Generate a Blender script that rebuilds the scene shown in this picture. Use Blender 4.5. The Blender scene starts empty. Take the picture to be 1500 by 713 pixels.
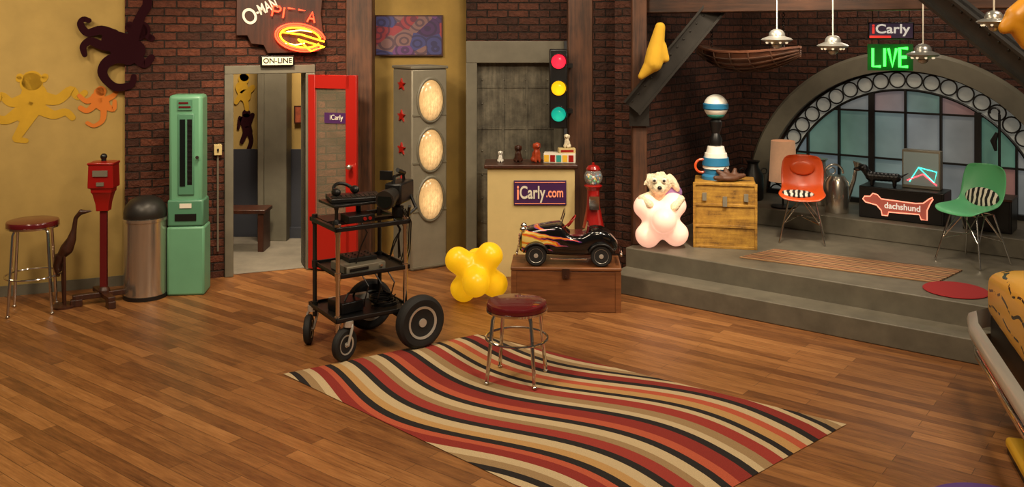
import bpy, bmesh, math, random
from mathutils import Vector, Matrix, Euler
random.seed(3)
F=1350.;HY=45.;H=2.3
sc=bpy.context.scene
COL=sc.collection
try:
    sc.view_settings.view_transform='Standard'
except Exception: pass
pi=math.pi
def rad(a): return math.radians(a)
def dp(px,py,d): return Vector(((px-750)/F*d,d,H-(py-HY)*d/F))
def fp(px,py,z=0.): return dp(px,py,F*(H-z)/(py-HY))
def zof(py,d): return H-(py-HY)*d/F
def lin(c):
    o=[]
    for x in c[:3]:
        x=x/255.
        o.append(x/12.92 if x<=.04045 else ((x+.055)/1.055)**2.4)
    return (o[0],o[1],o[2],1.)
# ---------------------------------------------------------------- materials
class NT:
    def __init__(s,name):
        s.mat=bpy.data.materials.new(name); s.mat.use_nodes=True
        s.nt=s.mat.node_tree; s.nt.nodes.clear()
        s.out=s.nt.nodes.new('ShaderNodeOutputMaterial')
        s.p=s.nt.nodes.new('ShaderNodeBsdfPrincipled')
        s.nt.links.new(s.p.outputs[0],s.out.inputs[0])
    def n(s,t,**k):
        nd=s.nt.nodes.new('ShaderNode'+t)
        for a,b in k.items(): setattr(nd,a,b)
        return nd
    def l(s,a,b): s.nt.links.new(a,b)
    def obj(s): return s.n('TexCoord').outputs['Object']
    def mapping(s,vec,scale=(1,1,1),rot=(0,0,0),loc=(0,0,0)):
        m=s.n('Mapping'); s.l(vec,m.inputs[0]); m.inputs['Scale'].default_value=scale
        m.inputs['Rotation'].default_value=rot; m.inputs['Location'].default_value=loc
        return m.outputs[0]
    def noise(s,vec,scale=5,detail=3,rough=.5):
        t=s.n('TexNoise'); s.l(vec,t.inputs['Vector']); t.inputs['Scale'].default_value=scale
        t.inputs['Detail'].default_value=detail; t.inputs['Roughness'].default_value=rough
        return t.outputs['Fac']
    def math(s,op,a,b=None,c=None):
        m=s.n('Math',operation=op)
        for i,x in enumerate((a,b,c)):
            if x is None: continue
            if isinstance(x,(int,float)): m.inputs[i].default_value=x
            else: s.l(x,m.inputs[i])
        return m.outputs[0]
    def mix(s,f,a,b,mode='MIX'):
        m=s.n('Mix',data_type='RGBA',blend_type=mode)
        for i,x in ((0,f),(6,a),(7,b)):
            if isinstance(x,(int,float)): m.inputs[i].default_value=x
            elif isinstance(x,tuple): m.inputs[i].default_value=x
            else: s.l(x,m.inputs[i])
        return m.outputs[2]
    def ramp(s,f,stops,const=False):
        r=s.n('ValToRGB'); cr=r.color_ramp
        if const: cr.interpolation='CONSTANT'
        while len(cr.elements)<len(stops): cr.elements.new(1.)
        for e,(p,c) in zip(cr.elements,stops): e.position=p; 
        for e,(p,c) in zip(cr.elements,stops): e.color=c
        s.l(f,r.inputs[0]); return r.outputs[0]
    def bump(s,h,st=.3,dist=.01):
        b=s.n('Bump'); s.l(h,b.inputs['Height']); b.inputs['Strength'].default_value=st
        b.inputs['Distance'].default_value=dist; s.l(b.outputs[0],s.p.inputs['Normal'])
    def set(s,**k):
        for a,b in k.items():
            i=s.p.inputs[a.replace('_',' ')]
            if isinstance(b,(int,float,tuple)): i.default_value=b
            else: s.l(b,i)
def mat(name,c,rough=.5,metal=0.,emit=0.,var=0.,scale=8.,bump=0.,trans=0.,coat=0.,ecol=None,alpha=1.,stretch=(1,1,1)):
    m=NT(name); b=lin(c)
    m.set(Roughness=rough,Metallic=metal,Base_Color=b)
    if var or bump:
        v=m.mapping(m.obj(),scale=stretch); f=m.noise(v,scale,4,.6)
        if var:
            dk=tuple(x*(1-var) for x in b[:3])+(1.,); lt=tuple(min(1,x*(1+var*.6)) for x in b[:3])+(1.,)
            m.set(Base_Color=m.ramp(f,[(.3,dk),(.7,lt)]))
        if bump: m.bump(f,bump)
    if emit:
        m.p.inputs['Emission Color'].default_value=lin(ecol or c); m.p.inputs['Emission Strength'].default_value=emit
    if trans: m.p.inputs['Transmission Weight'].default_value=trans
    if coat: m.p.inputs['Coat Weight'].default_value=coat
    if alpha<1: m.p.inputs['Alpha'].default_value=alpha
    return m.mat
def brickmat(name,c1,c2,mo,bw=.21,bh=.074):
    m=NT(name); s=m.n('SeparateXYZ'); m.l(m.obj(),s.inputs[0])
    nz=m.noise(m.obj(),14,2)
    a=m.math('ADD',s.outputs[0],s.outputs[1]); zz=m.math('ADD',s.outputs[2],m.math('MULTIPLY',nz,.018))
    c=m.n('CombineXYZ'); m.l(a,c.inputs[0]); m.l(zz,c.inputs[1])
    b=m.n('TexBrick'); m.l(c.outputs[0],b.inputs['Vector'])
    b.inputs['Scale'].default_value=1; b.inputs['Brick Width'].default_value=bw; b.inputs['Row Height'].default_value=bh
    b.inputs['Mortar Size'].default_value=.008; b.inputs['Mortar Smooth'].default_value=.6
    b.inputs['Color1'].default_value=lin(c1); b.inputs['Color2'].default_value=lin(c2); b.inputs['Mortar'].default_value=lin(mo)
    big=m.noise(m.obj(),22,4,.7)
    col=m.mix(.65,b.outputs['Color'],m.ramp(big,[(.3,(.2,.2,.2,1)),(.7,(1.,1,1,1))]),'MULTIPLY')
    m.set(Base_Color=col,Roughness=.75)
    m.p.inputs['Specular IOR Level'].default_value=.3
    h=m.math('SUBTRACT',m.math('MULTIPLY',big,.7),m.math('MULTIPLY',b.outputs['Fac'],1.0))
    m.bump(h,1.,.035)
    return m.mat
def woodmat(name,c1,c2,sc_=3.,st=(1,1,.08),rough=.55,bump=.2):
    m=NT(name); v=m.mapping(m.obj(),scale=st); f=m.noise(v,sc_*8,5,.65); g=m.noise(m.obj(),4,2)
    ff=m.math('ADD',m.math('MULTIPLY',f,.7),m.math('MULTIPLY',g,.3))
    m.set(Base_Color=m.ramp(ff,[(.35,lin(c1)),(.65,lin(c2))]),Roughness=rough); m.bump(f,bump); return m.mat
def floormat():
    m=NT('plank_floor'); v=m.mapping(m.obj(),rot=(0,0,rad(37.3)))
    b=m.n('TexBrick'); m.l(v,b.inputs['Vector']); b.offset=.37; b.offset_frequency=2
    b.inputs['Scale'].default_value=1; b.inputs['Brick Width'].default_value=1.0; b.inputs['Row Height'].default_value=.092
    b.inputs['Mortar Size'].default_value=.0016; b.inputs['Mortar Smooth'].default_value=.3
    b.inputs['Color1'].default_value=(0,0,0,1); b.inputs['Color2'].default_value=(1,1,1,1); b.inputs['Mortar'].default_value=(.5,.5,.5,1)
    g=m.noise(m.mapping(v,scale=(1.2,26,1)),3,5,.75)
    g2=m.noise(m.mapping(v,scale=(1.5,7,1)),3,3,.6)
    sp=m.n('SeparateColor'); m.l(b.outputs['Color'],sp.inputs[0])
    t=m.math('ADD',m.math('MULTIPLY',sp.outputs[0],.28),m.math('ADD',m.math('MULTIPLY',g,.62),m.math('MULTIPLY',g2,.38)))
    col=m.ramp(t,[(.33,lin((66,38,19))),(.55,lin((118,74,38))),(.75,lin((152,102,56))),(1.,lin((186,134,82)))])
    col=m.mix(m.math('MULTIPLY',b.outputs['Fac'],.85),col,lin((36,20,10)))
    m.set(Base_Color=col,Roughness=m.math('ADD',.3,m.math('MULTIPLY',g,.2)))
    m.bump(m.math('SUBTRACT',m.math('MULTIPLY',g,.3),b.outputs['Fac']),.25,.004)
    return m.mat
def rugmat():
    m=NT('wavy_striped_wool'); uv=m.n('TexCoord').outputs['UV']; s=m.n('SeparateXYZ'); m.l(uv,s.inputs[0])
    u,v=s.outputs[0],s.outputs[1]
    ph=m.math('ADD',m.math('MULTIPLY',u,7.4),m.math('ADD',m.math('MULTIPLY',v,.5),-1.15))
    w=m.math('MULTIPLY',m.math('SINE',ph),.085)
    t=m.math('FRACT',m.math('ADD',m.math('MULTIPLY',m.math('ADD',v,w),1.0),.13))
    R=lin((140,38,28));B=lin((26,18,16));C=lin((200,176,136));O=lin((186,84,54));Y=lin((190,146,88));T=lin((158,128,88));RR=lin((156,50,38))
    seq=[(0,R),(.05,C),(.075,B),(.105,T),(.14,C),(.175,R),(.215,O),(.245,B),(.275,Y),(.31,C),(.355,B),(.385,RR),(.435,T),(.465,C),(.51,B),(.54,O),(.58,R),(.64,B),(.67,C),(.70,T),(.745,RR),(.80,C),(.825,B),(.855,Y),(.895,O),(.93,C),(.965,B)]
    fz=m.noise(m.obj(),220,2)
    c=m.mix(.35,m.ramp(t,seq,True),m.ramp(fz,[(.3,(.35,.35,.35,1)),(.7,(1,1,1,1))]),'MULTIPLY')
    m.set(Base_Color=c,Roughness=.95); m.bump(fz,.6,.006); return m.mat
def panelmat():
    m=NT('riveted_steel')
    n=m.noise(m.obj(),6,6,.7); n2=m.noise(m.mapping(m.obj(),scale=(8,1,.8)),3,4,.6)
    t=m.math('ADD',m.math('MULTIPLY',n,.6),m.math('MULTIPLY',n2,.4))
    m.set(Base_Color=m.ramp(t,[(.35,lin((64,60,52))),(.5,lin((100,95,82))),(.68,lin((134,127,109)))]),Roughness=.4,Metallic=.3)
    m.bump(n,.15,.01); return m.mat
def panemat():
    m=NT('coloured_glass_panes'); s=m.n('SeparateXYZ'); m.l(m.obj(),s.inputs[0])
    c=m.n('CombineXYZ')
    m.l(m.math('FLOOR',m.math('DIVIDE',m.math('ADD',s.outputs[0],9.99-1.65),.333)),c.inputs[0])
    m.l(m.math('FLOOR',m.math('DIVIDE',m.math('ADD',s.outputs[2],4.29),.48)),c.inputs[1])
    w=m.n('TexWhiteNoise',noise_dimensions='3D'); m.l(c.outputs[0],w.inputs['Vector'])
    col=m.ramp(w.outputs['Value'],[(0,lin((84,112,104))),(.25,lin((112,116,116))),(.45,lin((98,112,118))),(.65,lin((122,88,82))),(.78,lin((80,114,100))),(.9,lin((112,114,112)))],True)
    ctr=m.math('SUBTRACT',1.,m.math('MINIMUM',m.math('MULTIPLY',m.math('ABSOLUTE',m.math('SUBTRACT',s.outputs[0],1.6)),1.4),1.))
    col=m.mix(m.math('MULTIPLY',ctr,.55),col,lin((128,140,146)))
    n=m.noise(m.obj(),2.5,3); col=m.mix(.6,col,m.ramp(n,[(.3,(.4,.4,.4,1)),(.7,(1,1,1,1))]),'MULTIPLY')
    m.set(Base_Color=col,Roughness=.3,Emission_Color=col,Emission_Strength=.55); return m.mat  # pane emission stands in for light coming through from behind
def stripemat(name,cols,axis=1,period=.1,rough=.9,off=0.,wob=0.):
    m=NT(name); s=m.n('SeparateXYZ'); m.l(m.obj(),s.inputs[0]); q=s.outputs[axis]
    if wob: q=m.math('ADD',q,m.math('MULTIPLY',m.noise(m.obj(),9,2),wob))
    t=m.math('FRACT',m.math('DIVIDE',m.math('ADD',q,10.+off),period))
    m.set(Base_Color=m.ramp(t,[(p,lin(c)) for p,c in cols],True),Roughness=rough); return m.mat
def flamemat():
    m=NT('black_paint_with_flames'); s=m.n('SeparateXYZ'); m.l(m.obj(),s.inputs[0])
    X,Z=s.outputs[0],s.outputs[2]
    n=m.noise(m.mapping(m.obj(),scale=(5,0,9)),1.5,2)
    tri=m.math('PINGPONG',m.math('ADD',m.math('ADD',Z,m.math('MULTIPLY',X,.12)),m.math('MULTIPLY',n,.07)),.028)
    x=m.math('SUBTRACT',m.math('MULTIPLY',tri,13.),m.math('ADD',X,.2))
    x=m.math('SUBTRACT',x,m.math('MULTIPLY',m.math('ABSOLUTE',m.math('SUBTRACT',Z,.205)),3.))
    x=m.math('MULTIPLY',x,m.math('GREATER_THAN',X,-.385))
    c=m.ramp(x,[(0,lin((10,9,10))),(.012,lin((130,70,150))),(.04,lin((214,90,26))),(.11,lin((232,160,50))),(.2,lin((236,210,120)))],True)
    m.set(Base_Color=c,Roughness=.15,Coat_Weight=.6); return m.mat
def artmat():
    m=NT('painted_canvas_art'); v=m.n('TexVoronoi',feature='F1'); m.l(m.mapping(m.obj(),scale=(5,0,6)),v.inputs['Vector']); v.inputs['Scale'].default_value=1.1
    s=m.n('SeparateColor'); m.l(v.outputs['Color'],s.inputs[0])
    r=m.math('FRACT',m.math('MULTIPLY',v.outputs['Distance'],3.4))
    base=m.ramp(s.outputs[0],[(0,lin((60,34,78))),(.2,lin((128,44,54))),(.4,lin((54,54,104))),(.6,lin((110,80,80))),(.75,lin((90,50,100)))],True)
    c=m.mix(m.math('MULTIPLY',m.math('GREATER_THAN',r,.6),.6),base,lin((34,24,52)))
    m.set(Base_Color=c,Roughness=.6); return m.mat
def scribble():
    m=NT('yellow_paint_black_lines'); w=m.n('TexWave',wave_type='RINGS'); m.l(m.obj(),w.inputs['Vector']); w.inputs['Scale'].default_value=2.6; w.inputs['Distortion'].default_value=7.; w.inputs['Detail'].default_value=1.
    n=m.noise(m.obj(),16,2)
    f=m.math('MULTIPLY',m.math('GREATER_THAN',w.outputs['Fac'],.95),m.math('GREATER_THAN',n,.46))
    m.set(Base_Color=m.mix(f,lin((224,166,62)),lin((40,28,16))),Roughness=.25); return m.mat
def weathered():
    m=NT('weathered_yellow_paint')
    f=m.noise(m.obj(),9,6,.75); st=m.noise(m.mapping(m.obj(),scale=(1,1,14)),2.2,4,.7)
    t=m.math('ADD',m.math('MULTIPLY',f,.5),m.math('MULTIPLY',st,.5))
    m.set(Base_Color=m.ramp(t,[(.36,lin((72,48,20))),(.46,lin((142,102,34))),(.62,lin((184,140,52)))]),Roughness=.6); m.bump(f,.3); return m.mat
def lensmat():
    m=NT('glowing_lens'); s=m.n('SeparateXYZ'); m.l(m.obj(),s.inputs[0])
    a=m.math('POWER',m.math('DIVIDE',s.outputs[0],.135),2.); b=m.math('POWER',m.math('DIVIDE',m.math('ADD',s.outputs[2],.03),.2),2.)
    d=m.math('SUBTRACT',1.,m.math('MINIMUM',m.math('ADD',a,b),1.))
    f=m.noise(m.mapping(m.obj(),scale=(50,1,18)),1.,3,.7)
    st=m.math('ADD',.12,m.math('MULTIPLY',d,m.math('MULTIPLY',m.math('POWER',f,1.6),2.1)))
    m.set(Base_Color=lin((180,150,106)),Roughness=.2,Emission_Color=lin((255,204,136)),Emission_Strength=st); return m.mat
M={}
M['floor']=floormat(); M['rug']=rugmat(); M['panel']=panelmat(); M['pane']=panemat(); M['flame']=flamemat(); M['art']=artmat()
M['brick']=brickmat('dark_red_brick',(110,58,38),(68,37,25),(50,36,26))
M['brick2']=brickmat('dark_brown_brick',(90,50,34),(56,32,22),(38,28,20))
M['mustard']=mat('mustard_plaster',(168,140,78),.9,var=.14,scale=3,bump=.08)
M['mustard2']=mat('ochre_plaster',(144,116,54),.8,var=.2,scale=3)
M['concrete']=mat('grey_concrete',(120,112,98),.65,var=.22,scale=5,bump=.1)
M['stage']=mat('painted_grey_stage',(100,94,80),.5,var=.25,scale=6,bump=.06)
M['graytrim']=mat('grey_painted_steel',(104,99,84),.5,var=.15,scale=6)
M['steel']=mat('dark_beam_steel',(50,47,43),.4,.4,var=.25,scale=7)
M['timber']=woodmat('dark_timber',(34,20,12),(98,60,36)); M['timberx']=woodmat('dark_timber_long',(30,18,11),(76,46,28),st=(.08,1,1))
M['redwood']=woodmat('chest_wood',(92,54,28),(136,84,46),st=(.08,1,1),rough=.45)
M['dkwood']=woodmat('dark_wood',(40,20,12),(74,38,22),rough=.4)
M['chrome']=mat('chrome',(214,210,202),.14,1.); M['brushed']=mat('brushed_steel',(206,198,184),.22,.9,var=.1,scale=30,stretch=(1,1,.05))
M['black']=mat('black_plastic',(18,17,17),.35); M['blackm']=mat('black_metal',(28,27,26),.4,.3); M['rubber']=mat('tyre_rubber',(24,23,22),.7,bump=.1,scale=60)
M['maroon']=mat('maroon_vinyl',(92,16,22),.22,coat=.5); M['red']=mat('red_paint',(152,24,15),.35); M['redm']=mat('red_enamel',(146,18,14),.3,coat=.3)
M['mint']=mat('mint_green_enamel',(100,154,120),.4,var=.06,scale=4); M['mintd']=mat('mint_green_dark',(78,128,100),.4)  # mintd is the darker mint of the panel, plate and tray housing
M['mirror']=mat('dark_glass',(30,36,34),.08,.5); M['white']=mat('white_paint',(222,214,196),.5); M['cream']=mat('cream_paint',(200,178,122),.6,var=.06)
M['lensw']=lensmat(); M['clearglass']=mat('window_glass',(200,190,160),.05,alpha=.08)
M['navy']=mat('navy_wainscot',(44,46,54),.6); M['purple']=mat('purple_vinyl',(66,32,78),.4); M['grey']=mat('grey_metal',(130,124,108),.45,.3,var=.1)
M['orange']=mat('orange_fibreglass',(206,78,28),.35); M['green']=mat('green_fibreglass',(92,176,122),.35)
M['plush']=mat('cream_plush',(232,218,186),.95,bump=1.,scale=55,var=.35); M['lav']=mat('lavender_cloth',(150,110,160),.9)
M['ylamp']=mat('yellow_lamp_plastic',(238,190,30),.3,emit=.42,ecol=(255,190,20)); M['plamp']=mat('pink_lamp_plastic',(244,204,188),.3,emit=.7,ecol=(255,190,160))
M['wtrunk']=weathered(); M['scrib']=scribble(); M['brown']=mat('brown_leather',(84,50,28),.6,var=.2); M['shade']=mat('lamp_shade_linen',(196,148,110),.8,var=.08,scale=30,emit=.4)
M['neonr']=mat('neon_red',(255,60,40),.3,emit=7.,ecol=(255,50,26)); M['neony']=mat('neon_yellow',(255,200,40),.3,emit=7.,ecol=(255,160,20)); M['neong']=mat('neon_green',(60,255,60),.3,emit=6.,ecol=(50,255,60)); M['neonw']=mat('neon_warm',(255,235,160),.3,emit=6,ecol=(255,220,110))
M['monkp']=mat('dark_purple_board',(40,15,20),1.); M['monky']=mat('yellow_wall_paint',(186,144,30),.9,var=.1); M['monko']=mat('orange_wall_paint',(200,112,36),.9)
M['monkp'].node_tree.nodes['Principled BSDF'].inputs['Specular IOR Level'].default_value=.05
M['winglass']=mat('toy_white',(230,226,214),.3); M['blue']=mat('toy_blue',(40,110,150),.35); M['teal']=mat('teal',(50,150,140),.4)
M['hull']=woodmat('boat_wood',(50,27,16),(100,58,36),st=(.1,1,1)); M['redmat']=mat('red_felt',(140,26,28),.9); M['screen']=mat('screen_grey',(110,118,108),.2,emit=.35,ecol=(120,126,118))
M['violet']=mat('violet_carpet',(84,56,120),.9); M['salmon']=mat('salmon_paint',(236,140,104),.5,emit=.35,ecol=(240,140,100)); M['pinkglow']=mat('glowing_pink_line',(250,180,150),.4,emit=1.3,ecol=(255,150,120))
M['saucer']=mat('dull_silver',(168,166,158),.3,.75); M['bulbs']=mat('small_bulb',(250,230,190),.3,emit=.8)
M['zebra']=stripemat('zebra_cloth',[(0,(24,22,20)),(.5,(214,206,190))],0,.045,wob=.06)
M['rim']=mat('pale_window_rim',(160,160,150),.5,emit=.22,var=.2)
M['rimmetal']=mat('bright_alloy',(206,202,192),.3,.55)
M['signw']=mat('sign_lit_white',(236,230,214),.4,emit=.6)
# ---------------------------------------------------------------- geometry
class G:
    def __init__(s): s.v=[];s.f=[];s.m=[]
    def add(s,vs,fs,m=0,T=None):
        o=len(s.v)
        for v in vs:
            v=Vector(v); s.v.append(T@v if T is not None else v)
        for f in fs: s.f.append([o+i for i in f]); s.m.append(m)
        return s
    def box(s,c,d,m=0,r=None,T=None):
        vs=[(x*d[0]/2,y*d[1]/2,z*d[2]/2) for x in(-1,1) for y in(-1,1) for z in(-1,1)]
        R=Matrix.Translation(Vector(c))
        if r: R=R@Euler([rad(a) for a in r]).to_matrix().to_4x4()
        if T is not None: R=T@R
        return s.add(vs,[(0,1,3,2),(4,6,7,5),(0,4,5,1),(2,3,7,6),(0,2,6,4),(1,5,7,3)],m,R)
    def bb(s,a,b,m=0):
        return s.box([(a[i]+b[i])/2 for i in range(3)],[abs(b[i]-a[i]) for i in range(3)],m)
    def tube(s,pts,r,n=8,closed=False,m=0,T=None,caps=True):
        pts=[Vector(p) for p in pts]; k=len(pts); rs=r if isinstance(r,(list,tuple)) else [r]*k
        tans=[]
        for i in range(k):
            a=pts[(i-1)%k] if (closed or i>0) else pts[i]; b=pts[(i+1)%k] if (closed or i<k-1) else pts[i]
            t=(b-a); tans.append(t.normalized() if t.length>1e-9 else Vector((0,0,1)))
        up=Vector((0,0,1)) if abs(tans[0].z)<.9 else Vector((0,1,0))
        nrm=(up-tans[0]*up.dot(tans[0])).normalized(); vs=[]
        for i in range(k):
            nrm=(nrm-tans[i]*nrm.dot(tans[i])).normalized(); b=tans[i].cross(nrm)
            for j in range(n):
                a=2*pi*j/n; vs.append(pts[i]+(nrm*math.cos(a)+b*math.sin(a))*rs[i])
        fs=[]
        for i in range(k if closed else k-1):
            i2=(i+1)%k
            for j in range(n):
                j2=(j+1)%n; fs.append((i*n+j,i*n+j2,i2*n+j2,i2*n+j))
        if not closed and caps: fs.append(tuple(range(n))); fs.append(tuple((k-1)*n+j for j in range(n)))
        return s.add(vs,fs,m,T)
    def cyl(s,a,b,r,r2=None,n=16,m=0,T=None):
        return s.tube([a,b],[r,r if r2 is None else r2],n,False,m,T)
    def lathe(s,prof,c=(0,0,0),n=24,m=0,T=None):
        vs=[];fs=[];k=len(prof)
        for r,z in prof:
            for j in range(n):
                a=2*pi*j/n; vs.append((max(r,1e-4)*math.cos(a),max(r,1e-4)*math.sin(a),z))
        for i in range(k-1):
            for j in range(n):
                j2=(j+1)%n; fs.append((i*n+j,i*n+j2,(i+1)*n+j2,(i+1)*n+j))
        fs.append(tuple(range(n))); fs.append(tuple((k-1)*n+j for j in range(n)))
        R=Matrix.Translation(Vector(c))
        if T is not None: R=R@T
        return s.add(vs,fs,m,R)
    def ball(s,c,r,n=14,m=0,rot=None,T=None):
        if isinstance(r,(int,float)): r=(r,r,r)
        R=Matrix.Translation(Vector(c))
        if rot: R=R@Euler([rad(a) for a in rot]).to_matrix().to_4x4()
        R=R@Matrix.Diagonal((r[0],r[1],r[2],1))
        if T is not None: R=T@R
        k=max(6,n//2+1)
        prof=[(math.sin(pi*i/k),-math.cos(pi*i/k)) for i in range(k+1)]
        vs=[];fs=[]
        vs.append((0,0,-1))
        for i in range(1,k):
            for j in range(n):
                a=2*pi*j/n; vs.append((prof[i][0]*math.cos(a),prof[i][0]*math.sin(a),prof[i][1]))
        vs.append((0,0,1)); e=len(vs)-1
        for j in range(n): fs.append((0,1+(j+1)%n,1+j)); fs.append((e,e-n+j,e-n+(j+1)%n))
        for i in range(k-2):
            for j in range(n):
                a=1+i*n; fs.append((a+j,a+(j+1)%n,a+n+(j+1)%n,a+n+j))
        return s.add(vs,fs,m,R)
    def ring(s,c,R,r,ax='z',n=32,k=8,m=0,a0=0,a1=2*pi,T=None):
        full=abs(a1-a0-2*pi)<1e-6; pts=[]
        for i in range(n if full else n+1):
            a=a0+(a1-a0)*i/n; x,y=R*math.cos(a),R*math.sin(a)
            p={'z':(x,y,0),'y':(x,0,y),'x':(0,x,y)}[ax]; pts.append(Vector(c)+Vector(p))
        return s.tube(pts,r,k,full,m,T)
    def prism(s,poly,y0,y1,m=0,T=None):
        n=len(poly); vs=[(p[0],y0,p[1]) for p in poly]+[(p[0],y1,p[1]) for p in poly]
        fs=[tuple(range(n)),tuple(range(2*n-1,n-1,-1))]+[(i,(i+1)%n,n+(i+1)%n,n+i) for i in range(n)]
        return s.add(vs,fs,m,T)
    def loft(s,rows,closed=True,caps=True,m=0,T=None):
        n=len(rows[0]); vs=[p for r in rows for p in r]; fs=[]
        for i in range(len(rows)-1):
            for j in range(n if closed else n-1):
                j2=(j+1)%n; fs.append((i*n+j,i*n+j2,(i+1)*n+j2,(i+1)*n+j))
        if closed and caps: fs.append(tuple(range(n))); fs.append(tuple((len(rows)-1)*n+j for j in range(n)))
        return s.add(vs,fs,m,T)
def meta(o,label=None,cat=None,grp=None,kind=None):
    if label: o['label']=label
    if cat: o['category']=cat
    if grp: o['group']=grp
    if kind: o['kind']=kind
def ob(g,name,mats,parent=None,loc=(0,0,0),rz=0.,label=None,cat=None,grp=None,bev=0.,kind=None,solid=0.,rot=None,rc=False,sub=0,remesh=0.,sharp=35):
    me=bpy.data.meshes.new(name)
    loc=Vector(loc); E=Euler([rad(a) for a in rot]) if rot else Euler((0,0,rad(rz)))
    if rc:
        mn=[min(v[i] for v in g.v) for i in range(3)]; mx=[max(v[i] for v in g.v) for i in range(3)]
        c=Vector(((mn[0]+mx[0])/2,(mn[1]+mx[1])/2,mn[2])); g.v=[v-c for v in g.v]; loc=loc+E.to_matrix()@c
    me.from_pydata([tuple(v) for v in g.v],[],g.f)
    if not isinstance(mats,(list,tuple)): mats=[mats]
    for m in mats: me.materials.append(M[m] if isinstance(m,str) else m)
    me.polygons.foreach_set('material_index',g.m)
    bm=bmesh.new(); bm.from_mesh(me); bmesh.ops.recalc_face_normals(bm,faces=bm.faces); bm.to_mesh(me); bm.free()
    me.polygons.foreach_set('use_smooth',[True]*len(me.polygons))
    me.set_sharp_from_angle(angle=rad(sharp)); me.update()
    o=bpy.data.objects.new(name,me); COL.objects.link(o); o.location=loc; o.rotation_euler=E
    if parent: o.parent=parent
    if bev:
        b=o.modifiers.new('b','BEVEL'); b.width=bev; b.segments=2; b.limit_method='ANGLE'
    if solid:
        b=o.modifiers.new('s','SOLIDIFY'); b.thickness=solid
    if remesh:
        b=o.modifiers.new('r','REMESH'); b.mode='VOXEL'; b.voxel_size=remesh; b.use_smooth_shade=True
        b=o.modifiers.new('m','SMOOTH'); b.iterations=6; b.factor=.6
    if sub:
        b=o.modifiers.new('u','SUBSURF'); b.levels=sub; b.render_levels=sub
    meta(o,label,cat,grp,kind); return o
def thing(name,loc,rz=0.,label=None,cat=None,grp=None,kind=None):
    o=bpy.data.objects.new(name,None); COL.objects.link(o); o.location=loc; o.rotation_euler=(0,0,rad(rz)); o.empty_display_size=.1
    meta(o,label,cat,grp,kind); return o
def text(s,size,mt,parent,loc,ext=.002,name='lettering',bold=0.,rot=(0,0,0),shear=0.,sx=1.):
    cu=bpy.data.curves.new('t','FONT'); cu.body=s; cu.size=size; cu.extrude=ext; cu.align_x='CENTER'; cu.align_y='CENTER'; cu.offset=bold; cu.shear=shear
    t=bpy.data.objects.new('t',cu); COL.objects.link(t); bpy.context.view_layer.update()
    me=bpy.data.meshes.new_from_object(t.evaluated_get(bpy.context.evaluated_depsgraph_get()))
    bpy.data.objects.remove(t); me.transform(Matrix.Rotation(pi/2,4,'X')@Matrix.Diagonal((sx,1,1,1)))
    me.materials.clear(); me.materials.append(M[mt]); me.name=name
    o=bpy.data.objects.new(name,me); COL.objects.link(o); o.location=loc; o.rotation_euler=[rad(a) for a in rot]; o.parent=parent; return o
def words(items,width,parent,loc,gap=.008,ext=.002):
    L=[]; tot=0
    for s,size,mt,bold in items:
        o=text(s,size,mt,parent,(0,0,0),ext,bold=bold); xs=[v.co.x for v in o.data.vertices]; L.append((o,min(xs),max(xs))); tot+=max(xs)-min(xs)
    k=(width-gap*(len(L)-1))/tot; x=-width/2
    for o,a,b in L:
        o.data.transform(Matrix.Diagonal((k,1,1,1))); o.location=(loc[0]+x-a*k,loc[1],loc[2]); x+=(b-a)*k+gap
class PL:
    def __init__(s,A,ang):
        s.A=Vector((A[0],A[1])); s.ang=ang; s.D=Vector((math.cos(rad(ang)),math.sin(rad(ang)))); s.N=Vector((s.D.y,-s.D.x))
    def t(s,px,off=0.):
        A=s.A+s.N*off; k=(px-750)/F; return (k*A.y-A.x)/(s.D.x-k*s.D.y)
    def d(s,px,off=0.): return (s.A+s.N*off+s.D*s.t(px,off)).y
    def tz(s,px,py,off=0.): return s.t(px,off),zof(py,s.d(px,off))
    def w(s,px,py,off=0.): t,z=s.tz(px,py,off); p=s.A+s.N*off+s.D*t; return Vector((p.x,p.y,z))
    def xy(s,px,off,z): p=s.A+s.N*off+s.D*s.t(px,off); return Vector((p.x,p.y,z))
    def loc(s,z=0.): return Vector((s.A.x,s.A.y,z))
W1=PL((-4.41,7.98),21.7); WA=W1.ang
ST=PL((.944,8.065),-37.3)
U=Vector((ST.D.x,ST.D.y,0)); NB=Vector((-ST.N.x,-ST.N.y,0))
def st(s,o,z=0.): return Vector((.944,8.065,z))+U*s+NB*o
def sr(px,o,z): return ST.xy(px,-o,z)
# ---------------------------------------------------------------- shell
ob(G().add([(-9,-2,0),(9,-2,0),(9,12,0),(-9,12,0)],[(0,1,2,3)]),'floor','floor',kind='structure')
t183,t342,t452,t520=[W1.t(x) for x in (183,341,446,510)]
WH=3.3; L1=W1.loc()
ob(G().bb((-2.2,0,0),(t183,.2,WH)),'wall_left','mustard',loc=L1,rz=WA,kind='structure')
zt=zof(107,8.85)
g=G().bb((t183,-.05,0),(t342,.2,WH)).bb((t452,-.05,0),(t520,.2,WH)).bb((t342,-.05,zt),(t452,.2,WH))
ob(g,'wall_left','brick',loc=L1,rz=WA,kind='structure')
g=G().bb((t342-.08,-.08,0),(t342,.22,zt)).bb((t452,-.08,0),(t452+.09,.22,zt)).bb((t342-.08,-.08,zt),(t452+.09,.22,zt+.08))
ob(g,'trim_1','graytrim',loc=L1,rz=WA,kind='structure',bev=.006)
ob(G().bb((-2.2,-.015,0),(t183,0,.09)),'baseboard_left','graytrim',loc=L1,rz=WA,kind='structure')
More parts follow.
